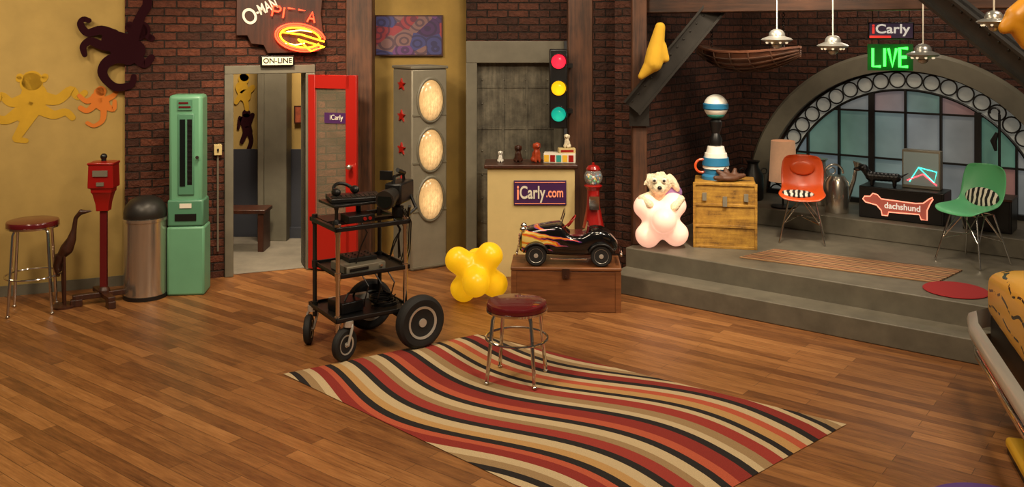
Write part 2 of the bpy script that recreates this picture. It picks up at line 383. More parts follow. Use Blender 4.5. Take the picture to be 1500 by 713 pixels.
# corridor
ob(G().add([(W1.A.x+W1.D.x*(t342-.5),W1.A.y+W1.D.y*(t342-.5),.004),(W1.A.x+W1.D.x*(t452+.05),W1.A.y+W1.D.y*(t452+.05),.004),(-1.75,10.6,.004),(-4.2,10.6,.004)],[(0,1,2,3)]),'floor','concrete',kind='structure')
ob(G().bb((-4.2,10.3,0),(-1.9,10.4,WH)),'wall_corridor','mustard',kind='structure')
ob(G().bb((-2.46,10.26,0),(-1.95,10.3,.98)).bb((-4.2,10.27,0),(-2.8,10.3,.98)),'trim_2',['navy'],kind='structure')
ob(G().bb((-2.73,10.06,0),(-2.46,10.3,WH)).bb((-2.77,10.02,0),(-2.70,10.06,WH)),'trim_3','graytrim',kind='structure',bev=.01)
ob(G().bb((-2.46,10.2,0),(-1.95,10.26,.12)),'baseboard_corridor','navy',kind='structure')
# recess and elevator
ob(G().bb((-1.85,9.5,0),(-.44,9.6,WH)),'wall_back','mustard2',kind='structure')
xe0,xe1=(683-750)/F*9.3,(826-750)/F*9.3
ztop=zof(60,9.3); zo=zof(92,9.3)
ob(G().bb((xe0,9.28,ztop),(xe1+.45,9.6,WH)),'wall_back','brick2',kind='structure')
ob(G().bb((xe0,9.25,0),(xe0+.11,9.62,zo)).bb((xe1-.1,9.25,0),(xe1,9.62,zo)).bb((xe0,9.25,zo),(xe1,9.275,ztop)),'trim_4','graytrim',kind='structure',bev=.006)
g=G().bb((xe0+.1,9.36,0),(xe1-.1,9.42,zo+.02))
for z in (.35,.85,1.3,1.72): g.bb((xe0+.1,9.352,z),(xe1-.1,9.36,z+.025))
for x in (xe0+.36,xe0+.6): g.bb((x,9.348,0),(x+.02,9.36,zo))
for i in range(4):
    for j in range(9): g.ball((xe0+.16+i*.22,9.357,.12+j*.24),.009,8)
ob(g,'door_1','panel',kind='structure')
def post(px0,px1,d,z0,z1,name,dep=.2):
    x0,x1=(px0-750)/F*d,(px1-750)/F*d
    return ob(G().bb((0,0,0),(x1-x0,dep,z1-z0)),name,'timber',loc=(x0,d,z0),label='dark rough timber post against the brick wall',cat='post',bev=.012)
post(506,545,9.02,0,WH,'timber_post'); post(832,869,9.0,0,WH,'timber_post'); 
post(926,948,8.42,.34,WH,'timber_post',.14)
post(905,925,8.75,.34,WH,'timber_post',.12)
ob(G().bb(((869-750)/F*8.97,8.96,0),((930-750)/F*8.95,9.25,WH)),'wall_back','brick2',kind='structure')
# stage
def poly(o0,o1,s0,s1,z0,z1,name,m='stage'):
    return ob(G().bb((s0,o0,z0),(s1,o1,z1)),name,m,loc=(.944,8.065,0),rz=-37.3,kind='structure',bev=.008)
poly(0,.3,-.1,5,0,.17,'floor_step'); poly(.27,3.0,-.1,5,0,.34,'floor_stage'); poly(1.95,3.0,-.1,5,.34,.51,'floor_stage_upper')
LS=(.944,8.065,0)
ob(G().bb((-.32,.45,0),(-.1,2.85,WH)),'wall_side','brick2',loc=LS,rz=-37.3,kind='structure')
# arch wall
cx,cz,RA=1.65,.45,1.45; BO=2.8
g=G(); N=48
for i in range(N):
    a,b=pi-pi*i/N,pi-pi*(i+1)/N
    x0,x1=cx+RA*math.cos(a),cx+RA*math.cos(b); z0,z1=cz+RA*math.sin(a),cz+RA*math.sin(b)
    g.add([(x0,BO,z0),(x1,BO,z1),(x1,BO,WH),(x0,BO,WH)],[(0,1,2,3)])
    g.add([(x0,BO,z0),(x1,BO,z1),(x1,BO+.2,z1),(x0,BO+.2,z0)],[(0,1,2,3)])
g.bb((-.1,BO,0),(cx-RA,BO+.1,WH)).bb((cx+RA,BO,0),(5,BO+.1,WH))
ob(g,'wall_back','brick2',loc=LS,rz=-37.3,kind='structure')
g=G(); rows=[]
for i in range(N+1):
    a=pi-pi*i/N; c,s_=math.cos(a),math.sin(a)
    rows.append([(cx+r*c,y,cz+r*s_) for r,y in ((RA,BO+.02),(RA,BO-.07),(RA+.17,BO-.07),(RA+.2,BO-.03),(RA+.2,BO+.02))])
g.loft(rows)
ob(g,'trim_5','graytrim',loc=LS,rz=-37.3,kind='structure')
win=thing('window_1',LS,-37.3,kind='structure')
Ri=1.25
def halfdisc(R): return [(cx+R*math.cos(pi*i/N),cz+R*math.sin(pi*i/N)) for i in range(N+1)]
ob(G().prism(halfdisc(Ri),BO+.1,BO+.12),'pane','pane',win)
rows=[[(cx+r*math.cos(pi*i/N),y,cz+r*math.sin(pi*i/N)) for r,y in ((Ri,BO+.09),(RA,BO+.09),(RA,BO+.13),(Ri,BO+.13))] for i in range(N+1)]
ob(G().loft(rows),'rim_glass','rim',win)
g=G(); yb=BO+.06
g.ring((cx,yb,cz),RA-.012,.012,'y',64,6,a0=0,a1=pi); g.ring((cx,yb,cz),Ri,.014,'y',64,6,a0=0,a1=pi)
k=26
for i in range(k):
    a=pi*(i+.5)/k; Rm=(RA+Ri)/2
    g.ring((cx+Rm*math.cos(a),yb,cz+Rm*math.sin(a)),.076,.0085,'y',20,5)
ob(g,'lattice','blackm',win)
g=G()
for i in range(-3,4):
    x=cx+i*.333
    h=math.sqrt(max(0,Ri*Ri-(x-cx)**2)); w=.03 if i in(-1,2) else .011
    g.bb((x-w,yb-.02,.51),(x+w,yb+.02,cz+h))
for j in range(1,3):
    z=.51+j*.48
    h=math.sqrt(max(0,Ri*Ri-(z-cz)**2)); g.bb((cx-h,yb-.01,z-.01),(cx+h,yb+.01,z+.01))
g.bb((cx-RA,yb-.03,.5),(cx+RA,yb+.03,.56))
ob(g,'mullion','blackm',win)
# ceiling beams
ob(G().bb((-.3,.5,2.46),(4.5,.72,2.72)),'ceiling_beam','timberx',loc=LS,rz=-37.3,label='dark timber ceiling beam above the raised platform',cat='beam',bev=.01,rc=True)
def beam(a,b,w,h,name,label):
    a=Vector(a);b=Vector(b); L=(b-a).length; g=G().bb((0,-w/2,-h/2),(L,w/2,-h/2+.02)).bb((0,-w/2,h/2-.02),(L,w/2,h/2)).bb((0,-.02,-h/2),(L,.02,h/2))
    for i in range(int(L/.09)):
        for sd in (-1,1): g.ball((.05+i*.09,sd*.022,h*.2),.01,6)
    X=(b-a).normalized(); S=Vector((0,0,1)).cross(X).normalized(); Up=X.cross(S)
    o=ob(g,name,'steel',loc=a,label=label,cat='beam'); o.rotation_euler=Matrix((X,S,Up)).transposed().to_euler(); return o
beam(dp(926,158,8.3),dp(1062,-6,8.15),.12,.19,'steel_brace','dark riveted steel diagonal brace on the timber post')
ob(G().bb((-.09,-.02,-.12),(.09,0,.12)),'bracket_plate','steel',loc=dp(936,165,8.4),label='steel plate bolted to the timber post',cat='bracket')
beam(dp(1330,-40,6.6),dp(1560,145,5.4),.12,.16,'steel_brace','dark steel girder crossing under the ceiling')
beam(dp(1390,-14,7.0),dp(1560,8,6.6),.1,.1,'steel_brace','dark steel girder crossing under the ceiling')
# ---------------------------------------------------------------- rug & mats
A,B,C,D=[fp(*p) for p in ((415,548),(700,490),(1240,622),(929,794))]
nx,ny=40,24; vs=[];uv=[]
for i in range(nx+1):
    for j in range(ny+1):
        u,v=i/nx,j/ny; p=(A*(1-u)+D*u)*(1-v)+(B*(1-u)+C*u)*v
        p=p+Vector((0,0,.004+.010*min(1,min(u,1-u,v*.6,(1-v)*.6)*25))); vs.append(p); uv.append((u,v))
cen=sum((A,B,C,D),Vector())/4
fs=[(i*(ny+1)+j,(i+1)*(ny+1)+j,(i+1)*(ny+1)+j+1,i*(ny+1)+j+1) for i in range(nx) for j in range(ny)]
o=ob(G().add([v-cen for v in vs],fs),'area_rug','rug',loc=cen,label='rectangular wool rug with wavy red, black and cream stripes',cat='rug')
ul=o.data.uv_layers.new(name='UVMap')
for l in o.data.loops: ul.data[l.index].uv=uv[l.vertex_index]
mm=stripemat('woven_stripes',[(0,(96,58,38)),(.12,(170,130,90)),(.22,(66,42,30)),(.34,(150,112,74)),(.46,(178,142,100)),(.56,(84,50,34)),(.7,(156,118,78)),(.82,(120,60,40)),(.92,(172,134,94))],1,.17,wob=.01)
q=[fp(x,y,.34) for x,y in ((1083,378),(1135,366),(1410,397),(1372,415))]
c=sum(q,Vector())/4
ax=(q[3]-q[0]).normalized(); an=math.degrees(math.atan2(ax.y,ax.x)); Ri_=Matrix.Rotation(-rad(an),4,'Z')
g=G(); loc=[Ri_@(p-c) for p in q]
g.add([(p.x,p.y,.003) for p in loc]+[(p.x,p.y,.012) for p in loc],[(0,1,2,3),(4,5,6,7),(0,1,5,4),(1,2,6,5),(2,3,7,6),(3,0,4,7)])
ob(g,'runner_mat',mm,loc=(c.x,c.y,.34),rz=an,label='brown and tan striped woven runner on the platform',cat='rug')
c=fp(1400,426,.34); ob(G().lathe([(.0,0),(.225,0),(.23,.006),(.222,.012),(0,.012)],n=48),'round_mat','redmat',loc=(c.x,c.y,.342),label='small round red felt mat near platform edge',cat='rug')
c=fp(1460,762,0); ob(G().lathe([(0,0),(.32,0),(.33,.012),(.32,.02),(0,.02)],n=48),'round_rug','violet',loc=(c.x,c.y,.002),label='round violet rug on the plank floor',cat='rug')
# ---------------------------------------------------------------- stools
def stool(loc,h,r,rz,lab):
    t=thing('bar_stool',loc,rz,lab,'stool')
    ob(G().lathe([(0,h-.05),(r*.97,h-.05),(r,h-.042),(r,h-.025),(r*1.0,h-.018),(r*.97,h-.006),(r*.85,h),(0,h+.002)],n=40),'seat','maroon',t)
    ob(G().lathe([(r*.93,h-.062),(r*1.01,h-.06),(r*1.01,h-.046),(r*.93,h-.044)],n=40),'seat_band','chrome',t)
    for i in range(4):
        a=pi/4+i*pi/2; c,s_=math.cos(a),math.sin(a)
        ob(G().tube([(c*r*.5,s_*r*.5,h-.06),(c*r*.82,s_*r*.82,h-.065),(c*r*.9,s_*r*.9,h-.1),(c*r*1.12,s_*r*1.12,.015)],.0125,10).ball((c*r*1.125,s_*r*1.125,.012),(.017,.017,.012)),'leg','chrome',t)
    hr=.27 if h<.6 else .3
    rr=r*(.9+.22*(1-hr/h))+.012
    ob(G().ring((0,0,hr),rr-.01,.008,'z',40,8),'foot_ring','chrome',t)
p=fp(757,557); stool((p.x,p.y,.014),.51,.2,-15,'low chrome stool with round maroon vinyl seat on the rug')
stool(fp(48,455),.75,.2,20,'tall chrome bar stool with maroon seat beside mustard wall')
# ---------------------------------------------------------------- wall monkeys
def strokes(pl,S,off,name,m,label,th=.015,cat='wall art',k=1.):
    g=G(); lay=0
    for pts,w in S:
        loc=[]; rs=[]; lay+=1; dy=lay*.00015
        ws=w if isinstance(w,(list,tuple)) else [w]*len(pts)
        P=[Vector(p) for p in pts]; PP=[];WW=[]
        for i in range(len(P)-1):
            p0=P[max(i-1,0)];p1=P[i];p2=P[i+1];p3=P[min(i+2,len(P)-1)]
            for kk in range(5):
                u=kk/5; PP.append(.5*((2*p1)+(p2-p0)*u+(2*p0-5*p1+4*p2-p3)*u*u+(3*p1-p0-3*p2+p3)*u**3)); WW.append(ws[i]*(1-u)+ws[i+1]*u)
        PP.append(P[-1]);WW.append(ws[-1])
        for p,ww in zip(PP,WW):
            t,z=pl.tz(p[0],p[1],off); loc.append(Vector((t,z))); rs.append(k*ww*pl.d(p[0],off)/F)
        n=len(loc); Lf=[];Rt=[]
        for i in range(n):
            tg=(loc[min(i+1,n-1)]-loc[max(i-1,0)]).normalized(); nn=Vector((-tg.y,tg.x))
            Lf.append(loc[i]+nn*rs[i]); Rt.append(loc[i]-nn*rs[i])
        rows=[[(a.x,-th/2-dy,a.y),(b.x,-th/2-dy,b.y),(b.x,th/2,b.y),(a.x,th/2,a.y)] for a,b in zip(Lf,Rt)]
        g.loft(rows)
        for e,r in ((loc[0],rs[0]),(loc[-1],rs[-1])):
            g.prism([(e.x+r*math.cos(2*pi*q/20),e.y+r*math.sin(2*pi*q/20)) for q in range(20)],-th/2-dy-.00007,th/2)
    g.v=[v+Vector((0,-off,0)) for v in g.v]
    return ob(g,name,m,loc=pl.loc(),rz=pl.ang,label=label,cat=cat,rc=True)
strokes(W1,[([(164,58),(182,68),(196,74)],[15,21,17]),([(202,46),(206,44)],[14,14]),([(188,40),(190,36)],[5,5]),([(218,54),(222,56)],[5,5]),
 ([(166,52),(148,44),(128,48),(118,36),(122,28),(130,30)],[10,7,6,5,4,4]),([(164,66),(148,66),(132,60),(122,68),(124,80)],[10,7,6,5,4]),
 ([(194,56),(206,24),(216,6),(212,-14)],[9,7,7,6]),([(188,84),(172,84),(156,92),(150,106),(158,120),(172,128),(192,124),(196,112)],[12,9,8,7,6,6,5,4]),([(200,84),(212,94),(222,84)],[9,6,5])],.062,'monkey_cutout','monkp','dark purple hanging monkey cutout on the wall',.012,k=.95)
strokes(W1,[([(50,138),(48,150),(38,164)],[19,20,18]),([(46,122),(47,118)],[17,16]),([(28,116),(29,112)],[5,5]),([(64,116),(66,112)],[5,5]),
 ([(44,168),(34,186),(24,202)],[11,8,6]),([(24,204),(38,206)],[5,4]),([(60,142),(84,146),(104,132),(114,142),(124,136)],[11,8,7,5,5]),([(34,146),(16,150),(2,140),(-8,150)],[10,7,6,6]),([(26,166),(8,176),(-8,172)],[10,7,6]),([(56,158),(78,168),(96,164),(106,172)],[10,7,6,5])],.0025,'monkey_mural','monky','yellow monkey silhouette painted on mustard wall',.003,k=.9)
strokes(W1,[([(142,144),(150,152)],[10,11]),([(146,136),(148,133)],[9,8]),([(154,154),(166,160),(168,148)],[6,4,3]),([(140,152),(128,162),(118,158)],[6,4,4]),([(138,144),(126,148),(116,140)],[6,4,3]),([(152,160),(150,176),(138,184),(128,180)],[5,4,3,3]),([(154,146),(166,140),(172,132)],[5,4,3])],.008,'monkey_mural','monko','small orange monkey silhouette on mustard wall',.003,k=.9)
# ---------------------------------------------------------------- bird, dispenser, bin, kiosk
p=fp(103,449); t=thing('bird_sculpture',p,0,'dark carved wood long-necked bird beside the stool','sculpture')
ob(G().tube([(-.08,0,.42),(-.03,0,.48),(.01,0,.56),(.03,0,.64),(.045,0,.74),(.09,0,.79)],[.035,.055,.038,.022,.018,.022],12).tube([(-.08,0,.43),(-.11,0,.34),(-.1,0,.25)],[.045,.035,.015],12).tube([(.08,0,.79),(.12,0,.79),(.19,0,.8)],[.026,.018,.004],10),'body','dkwood',t,remesh=.007)
for q in ([(-.04,-.02,.44),(-.03,-.03,.22),(-.03,-.03,.01)],[(-.08,.02,.42),(-.08,.03,.22),(-.07,.03,.01)]): ob(G().tube(q,.011,8),'leg','dkwood',t)
ob(G().lathe([(0,0),(.1,0),(.1,.015),(.08,.022),(0,.022)]),'base','dkwood',t,loc=(-.05,0,0))
p=fp(152,443); t=thing('table_dispenser',p,5,'red metal dispenser on a pole with crossed wooden feet','dispenser')
ob(G().box((0,0,.075),(.48,.06,.045),r=(0,0,25)).box((0,0,.075),(.44,.06,.04),r=(0,0,-55)).box((.19,.09,.03),(.09,.06,.06),r=(0,0,25)).box((-.19,-.09,.03),(.09,.06,.06),r=(0,0,25)).box((.11,-.16,.03),(.09,.06,.06),r=(0,0,-55)).lathe([(.05,.09),(.05,.11),(.03,.14)]),'foot','dkwood',t,bev=.006)
ob(G().bb((-.028,-.02,.1),(.028,.02,.8)),'pole','maroon',t,bev=.004)
ob(G().loft([[(x*w,y*w*.8,z) for x,y in((-1,-1),(1,-1),(1,1),(-1,1))] for w,z in((.05,.78),(.055,.84),(.075,.93),(.085,.94),(.085,.97),(.105,.98),(.105,1.0),(.1,1.17),(.108,1.175),(.108,1.19),(.07,1.2))]),'body','redm',t,bev=.006)
ob(G().bb((-.06,-.095,1.08),(.06,-.085,1.13)).bb((-.03,-.095,1.0),(.03,-.085,1.03)),'label_plate','grey',t)
ob(G().cyl((0,0,1.2),(0,0,1.22),.02).ball((0,0,1.235),.028),'knob','black',t)
p=fp(213,434); t=thing('trash_bin',p,0,'brushed steel cylindrical bin with dark domed lid','bin')
ob(G().lathe([(0,0),(.172,0),(.172,.03),(.176,.035),(.176,.66),(.183,.665),(.183,.69),(0,.69)],n=40),'body','brushed',t)
ob(G().lathe([(.172,.69),(.178,.7),(.178,.74),(.165,.79),(.125,.84),(.07,.868),(0,.875)],n=40),'lid','steel',t)
ob(G().lathe([(.178,.0),(.181,.0),(.181,.03),(.178,.03)],n=40),'base_ring','black',t)
p=fp(277,427); t=thing('vending_machine',p,6,'mint green vertical coin vending machine against brick wall','vending machine')
zt_=1.76
ob(G().bb((-.16,-.13,0),(.16,.12,.6)),'lower_cabinet','mint',t,bev=.02)
ob(G().bb((-.15,-.105,.6),(.135,.12,zt_-.02)),'upper_cabinet','mint',t,bev=.03)
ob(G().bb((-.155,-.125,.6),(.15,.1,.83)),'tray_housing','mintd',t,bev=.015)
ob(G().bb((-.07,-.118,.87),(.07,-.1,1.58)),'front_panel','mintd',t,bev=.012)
ob(G().bb((-.05,-.124,.95),(-.005,-.115,1.53)),'mirror','mirror',t)
g=G().bb((.012,-.12,.96),(.053,-.112,1.53))
for i in range(12): g.bb((.015,-.126,.98+i*.045),(.05,-.115,.995+i*.045))
ob(g,'slot_column','black',t)
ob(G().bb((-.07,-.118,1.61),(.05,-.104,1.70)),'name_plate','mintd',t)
ob(G().bb((-.06,-.122,1.63),(.04,-.118,1.645)).bb((-.06,-.122,1.665),(.02,-.118,1.68)),'name_print','maroon',t)
ob(G().bb((-.05,-.131,.76),(.05,-.124,.80)),'price_label','white',t); ob(G().bb((-.09,-.131,.65),(.09,-.124,.71)),'coin_tray','black',t)
ob(G().cyl((.1,-.12,1.2),(.1,-.14,1.2),.015),'coin_knob','chrome',t)
c=W1.w(319,219,.07); t=thing('switch_box',(c.x,c.y,c.z),WA,'small metal switch box with conduit on brick wall','switch')
ob(G().bb((-.035,-.03,-.05),(.035,.02,.05)),'cover','cream',t,bev=.004); ob(G().bb((-.008,-.045,-.012),(.008,-.03,.012)),'toggle','black',t)
ob(G().cyl((0,0,-.05),(0,0,-c.z+.25),.009,n=8),'conduit','grey',t)
# ---------------------------------------------------------------- signs over door
STRK={'P':[[(0,0),(0,1),(.75,1),(1,.85),(1,.65),(.75,.5),(0,.5)]],'I':[[(.5,0),(.5,1)]],'Z':[[(0,1),(1,1),(0,0),(1,0)]],'A':[[(0,0),(.5,1),(1,0)],[(.2,.35),(.8,.35)]],
'L':[[(0,1),(0,0),(1,0)]],'V':[[(0,1),(.5,0),(1,1)]],'E':[[(1,1),(0,1),(0,0),(1,0)],[(0,.52),(.85,.52)]]}
def neon(s,h,lw,gap,r,parent,loc,m,name,rot=0.):
    g=G(); W=[lw*.15 if ch=='I' else lw for ch in s]; w=sum(W)+gap*(len(s)-1); x=-w/2
    for ch,cw_ in zip(s,W):
        for pl in STRK[ch]: g.tube([(x+(p[0]*cw_),0,p[1]*h-h/2) for p in pl],r,6)
        x+=cw_+gap
    return ob(g,name,m,parent,loc=loc,rot=(0,rot,0))
c=W1.w(410,40,.12); t=thing('neon_pizza_sign',c,WA,'dark wooden shop sign with red and yellow neon pizza','neon sign')
def sp_(px,py): a,b=W1.tz(px,py,.12); a0,b0=W1.tz(410,40,.12); return (a-a0,b-b0)
pts=[sp_(*p) for p in ((347,-30),(346,52),(362,52),(368,64),(386,66),(392,78),(470,76),(475,60),(470,20),(476,-30))]
ob(G().prism(pts,0,.03),'board','dkwood',t,bev=.004)
a=sp_(430,21); neon('PIZZA',.1,.07,.028,.0085,t,(a[0],-.04,a[1]),'neonr','neon_lettering',rot=9)
a=sp_(439,55); g=G()
def ell(c,rx,rz,a0,a1,n=28): return [(c[0]+rx*math.cos(a0+(a1-a0)*i/n),0,c[1]+rz*math.sin(a0+(a1-a0)*i/n)) for i in range(n+1)]
g.tube(ell((0,0),.235,.128,.15,2*pi-.5),.0085,6); g.tube(ell((0,0),.215,.108,.3,2*pi-.6),.007,6)
ob(g,'neon_crust','neonr',t,loc=(a[0],-.04,a[1]),rot=(0,10,0))
g=G(); g.tube(ell((0,0),.19,.09,.2,2*pi-.3),.008,6); g.tube([(-.19,0,.02),(.0,0,.03),(.23,0,.0)],.008,6); g.tube([(-.02,0,-.02),(.12,0,-.11),(.24,0,-.05),(-.02,0,-.02)],.008,6)
ob(g,'neon_slice','neony',t,loc=(a[0],-.045,a[1]),rot=(0,10,0))
g=G().tube([(-.14,0,-.05),(-.05,0,-.07),(.04,0,-.055)],.006,6).tube([(-.13,0,.055),(0,0,.07),(.11,0,.055)],.006,6)
ob(g,'neon_topping','neonw',t,loc=(a[0],-.045,a[1]))
a=sp_(366,25); text('O',.21,'white',t,(a[0],-.005,a[1]),.004,rot=(0,-25,0),sx=.8,bold=.003)
a=sp_(390,11); text('-MAN',.14,'white',t,(a[0],-.005,a[1]),.004,rot=(0,-25,0),sx=.6,bold=.003)
c=W1.w(406,89,.1); t=thing('lit_sign',c,WA,'small lit box sign above the doorway','sign')
ob(G().bb((-.155,-.03,-.05),(.155,.04,.05)),'housing','black',t,bev=.006); ob(G().bb((-.14,-.034,-.037),(.14,-.03,.037)),'face',mat('sign_face',(236,220,180),.5,emit=.4),t)
text('ON-LINE',.068,'black',t,(0,-.036,0),.001,bold=.0015)
# red door
hin=W1.w(451,300,.1); e1=dp(522,300,8.68)
v=Vector((e1.x-hin.x,e1.y-hin.y)); wd=v.length; ang=math.degrees(math.atan2(v.y,v.x))
t=thing('door_2',(hin.x,hin.y,.02),ang,kind='structure'); dz=zof(112,8.9)
sw=.075
ob(G().bb((0,0,0),(sw,.04,dz)).bb((wd-sw-.04,0,0),(wd,.04,dz)).bb((sw,0,dz-.13),(wd-sw,.04,dz)).bb((sw,0,0),(wd-sw,.04,.45)),'leaf','red',t,bev=.004)
ob(G().bb((sw,.015,.45),(wd-sw-.04,.022,dz-.13)),'glass','clearglass',t)
ob(G().bb((sw+.1,.008,1.40),(wd-sw-.01,.014,1.50)),'sticker','purple',t)
text('iCarly',.07,'white',t,((sw+.1+wd-sw-.01)/2,.004,1.455),.001,sx=.85)
ob(G().cyl((wd-.05,0,1.0),(wd-.05,-.04,1.0),.012).ball((wd-.05,-.055,1.0),.026),'handle','brushed',t)
# corridor things
t=thing('bench',(-2.86,9.7,0),0,'dark wooden bench in the corridor','bench')
ob(G().bb((-.25,-.15,.4),(.3,.15,.44)),'seat','dkwood',t,bev=.006)
for x in(-.2,.25): ob(G().bb((x-.03,-.13,0),(x+.03,.13,.4)),'leg','dkwood',t)
WC=PL((-3.5,10.3),0)
strokes(WC,[([(360,180),(363,192)],[7,7]),([(361,166),(361,172)],[6,6]),([(356,182),(352,172),(349,188)],[3,3,2]),([(365,182),(370,168)],[3,3]),([(360,194),(354,208)],[4,3]),([(365,194),(368,206),(363,222)],[4,3,3])],.008,'monkey_mural','monkp','dark monkey silhouette painted on corridor wall',.004)
strokes(WC,[([(354,128),(359,140)],[9,9]),([(357,116),(358,112)],[8,7]),([(360,138),(370,128)],[5,4]),([(352,140),(346,150)],[4,3]),([(360,148),(362,160)],[4,3])],.008,'monkey_mural','monky','yellow monkey silhouette painted on corridor wall',.004)
c=WC.w(440,168,.03); t=thing('small_picture',c,0,'small orange and brown framed picture on corridor wall','picture')
ob(G().bb((-.07,0,-.1),(.07,.02,.1)),'frame','dkwood',t); ob(G().bb((-.055,-.004,-.085),(.055,0,.085)),'canvas',mat('rust_canvas',(150,70,40),.7,var=.5,scale=14),t)
c=dp(599,52,9.46); t=thing('painting',c,0,'wide purple and red abstract canvas on ochre wall','painting')
ob(G().bb((-.35,0,-.21),(.35,.03,.21)),'frame','dkwood',t); ob(G().bb((-.335,-.006,-.195),(.335,0,.195)),'canvas','art',t)
# ---------------------------------------------------------------- locker lamp cabinet
p=Vector(((603-750)/F*8.8,8.8,0)); t=thing('lamp_cabinet',p,33,'tall grey cabinet with three oval lamps and red stars','cabinet')
w,dd,hh=.385,.41,1.93
ob(G().bb((0,0,0),(w,dd,hh)),'body','grey',t,bev=.015)
ob(G().bb((-.01,-.01,hh),(w+.01,dd+.01,hh+.03)),'top_cap','graytrim',t,bev=.008)
for z in(.02,.56,1.02,1.48): ob(G().bb((.01,-.008,z),(w-.01,0,z+.016)),'face_trim','graytrim',t)
for i,y in enumerate((147,220,292)):
    z=zof(y,8.87)
    T=Matrix.Translation((w/2+.01,0,z))@Matrix.Rotation(pi/2,4,'X')@Matrix.Diagonal((.14,.208,1,1))
    ob(G().lathe([(1.08,0),(1.08,.012),(1.02,.02),(.96,.018),(.96,0)],T=T,n=36),'lamp_bezel','graytrim',t)
    ob(G().ball((0,0,0),(.135,.06,.2),28),'lamp_lens','lensw',t,loc=(w/2+.01,0,z))
for y in(124,170,218,266):
    z=zof(y,8.95); P=[]
    for i in range(10):
        a=pi/2+i*pi/5; r=.062 if i%2==0 else .026; P.append((r*1.4*math.cos(a),r*math.sin(a)))
    g=G(); g.prism(P,-.014,.0,T=Matrix.Translation((0,dd/2,z))@Matrix.Rotation(-pi/2,4,'Z'))
    ob(g,'star','red',t)
# ---------------------------------------------------------------- traffic light
c=dp(818,130,8.85); t=thing('traffic_light',c,0,'black three-lens traffic light mounted on timber post','traffic light')
ob(G().bb((-.085,-.02,-.38),(.085,.14,.38)),'housing','black',t,bev=.012)
for z in(.2,-.24): ob(G().bb((.08,.04,z),(.14,.15,z+.04)),'bracket','blackm',t)
for y,cn,e in((90,(255,40,60),1.5),(129,(255,180,20),1.4),(167,(30,190,160),.7)):
    z=-(y-130)*8.85/F
    ob(G().ball((0,-.025,z),(.07,.03,.07),20),'lens',mat('signal_lens_%d'%y,cn,.25,emit=e,ecol=cn),t)
    rows=[]
    for i in range(17):
        a=rad(-20)+rad(220)*i/16; cc,ss=math.cos(a),math.sin(a)
        rows.append([(.078*cc,-.02,z+.078*ss),(.08*cc,-.13,z+.08*ss+.002)])
    ob(G().loft(rows,False),'visor','black',t,solid=.004)
# ---------------------------------------------------------------- podium
dpd=8.6; x0,x1=(714-750)/F*dpd,(842-750)/F*dpd; hz=zof(241,dpd)
t=thing('podium',((x0+x1)/2,dpd,0),0,'cream counter with wooden top and lettered sign','counter'); hw=(x1-x0)/2
ob(G().bb((-hw,0,0),(hw,.36,hz-.035)),'body','cream',t,bev=.006); ob(G().bb((-hw-.03,-.03,hz-.035),(hw+.03,.37,hz)),'counter_top','dkwood',t,bev=.008)
sx_=(791-750)/F*dpd-(x0+x1)/2; sz_=zof(282,dpd)
ob(G().bb((sx_-.245,-.02,sz_-.115),(sx_+.245,0,sz_+.115)),'sign_board','purple',t,bev=.004)
for z in(.095,-.1): ob(G().bb((sx_-.235,-.023,sz_+z),(sx_+.235,-.02,sz_+z+.005)),'sign_border','salmon',t)
words([('i',.19,'salmon',.004),('Carly',.165,'white',.003),('.com',.125,'salmon',.002)],.43,t,(sx_,-.024,sz_))
def blob(parts,name,m,parent=None,vox=.006,**k):
    g=G()
    for q in parts:
        if len(q)==2: g.ball(q[0],q[1],16)
        elif len(q)==3: g.ball(q[0],q[1],16,rot=q[2])
        else:
            a,b,ra,rb=q; a=Vector(a);b=Vector(b)
            for i in range(8):
                u=i/7; g.ball(a*(1-u)+b*u,ra*(1-u)+rb*u,12)
    return ob(g,name,m,parent,remesh=vox,**k)
def dog(loc,rz,s,m,label,name='dog_figurine'):
    t=thing(name,loc,rz,label,'figurine')
    P=[((0,.0,.3*s),(.2*s,.22*s,.3*s)),((0,-.08*s,.52*s),(.15*s,.16*s,.2*s)),((0,-.12*s,.8*s),(.17*s,.18*s,.16*s)),((0,-.3*s,.76*s),(.08*s,.1*s,.07*s)),
           ((-.09*s,-.18*s,.5*s),(-.1*s,-.2*s,.04*s),.06*s,.055*s),((.09*s,-.18*s,.5*s),(.1*s,-.2*s,.04*s),.06*s,.055*s),((-.17*s,0,.14*s),(.1*s,.17*s,.13*s)),((.17*s,0,.14*s),(.1*s,.17*s,.13*s)),
           ((-.17*s,-.08*s,.78*s),(.04*s,.08*s,.14*s)),((.17*s,-.08*s,.78*s),(.04*s,.08*s,.14*s)),((0,.2*s,.1*s),(0,.38*s,.16*s),.05*s,.03*s)]
    blob(P,'body',m,t,vox=s*.035)
    for x in(-.07,.07): ob(G().ball((x*s,-.27*s,.84*s),.025*s),'eye','black',t)
    ob(G().ball((0,-.4*s,.78*s),.03*s),'nose','black',t)
    return t
def onpod(px,y=.15): return ((px-750)/F*(dpd+y),dpd+y,hz+.001)
dog(onpod(733),0,.115,'winglass','small white dog figurine on the counter')
dog(onpod(759),0,.175,'dkwood','dark brown dog figurine on the counter')
dog(onpod(785),25,.2,mat('rust_glaze',(160,60,28),.4),'rust orange dog figurine on the counter')
t=thing('crayon_box',onpod(820),-6,'stacked printed cardboard boxes on the counter','box')
ob(G().bb((-.15,-.06,0),(.15,.08,.09)),'carton','white',t,bev=.003); g=G()
for i in range(5): g.bb((-.145+i*.058,-.064,.012),(-.145+i*.058+.045,-.06,.075),m=(1,0,2,1,0)[i])
ob(g,'print',['red',mat('print_yellow',(230,180,50),.5),'teal'],t)
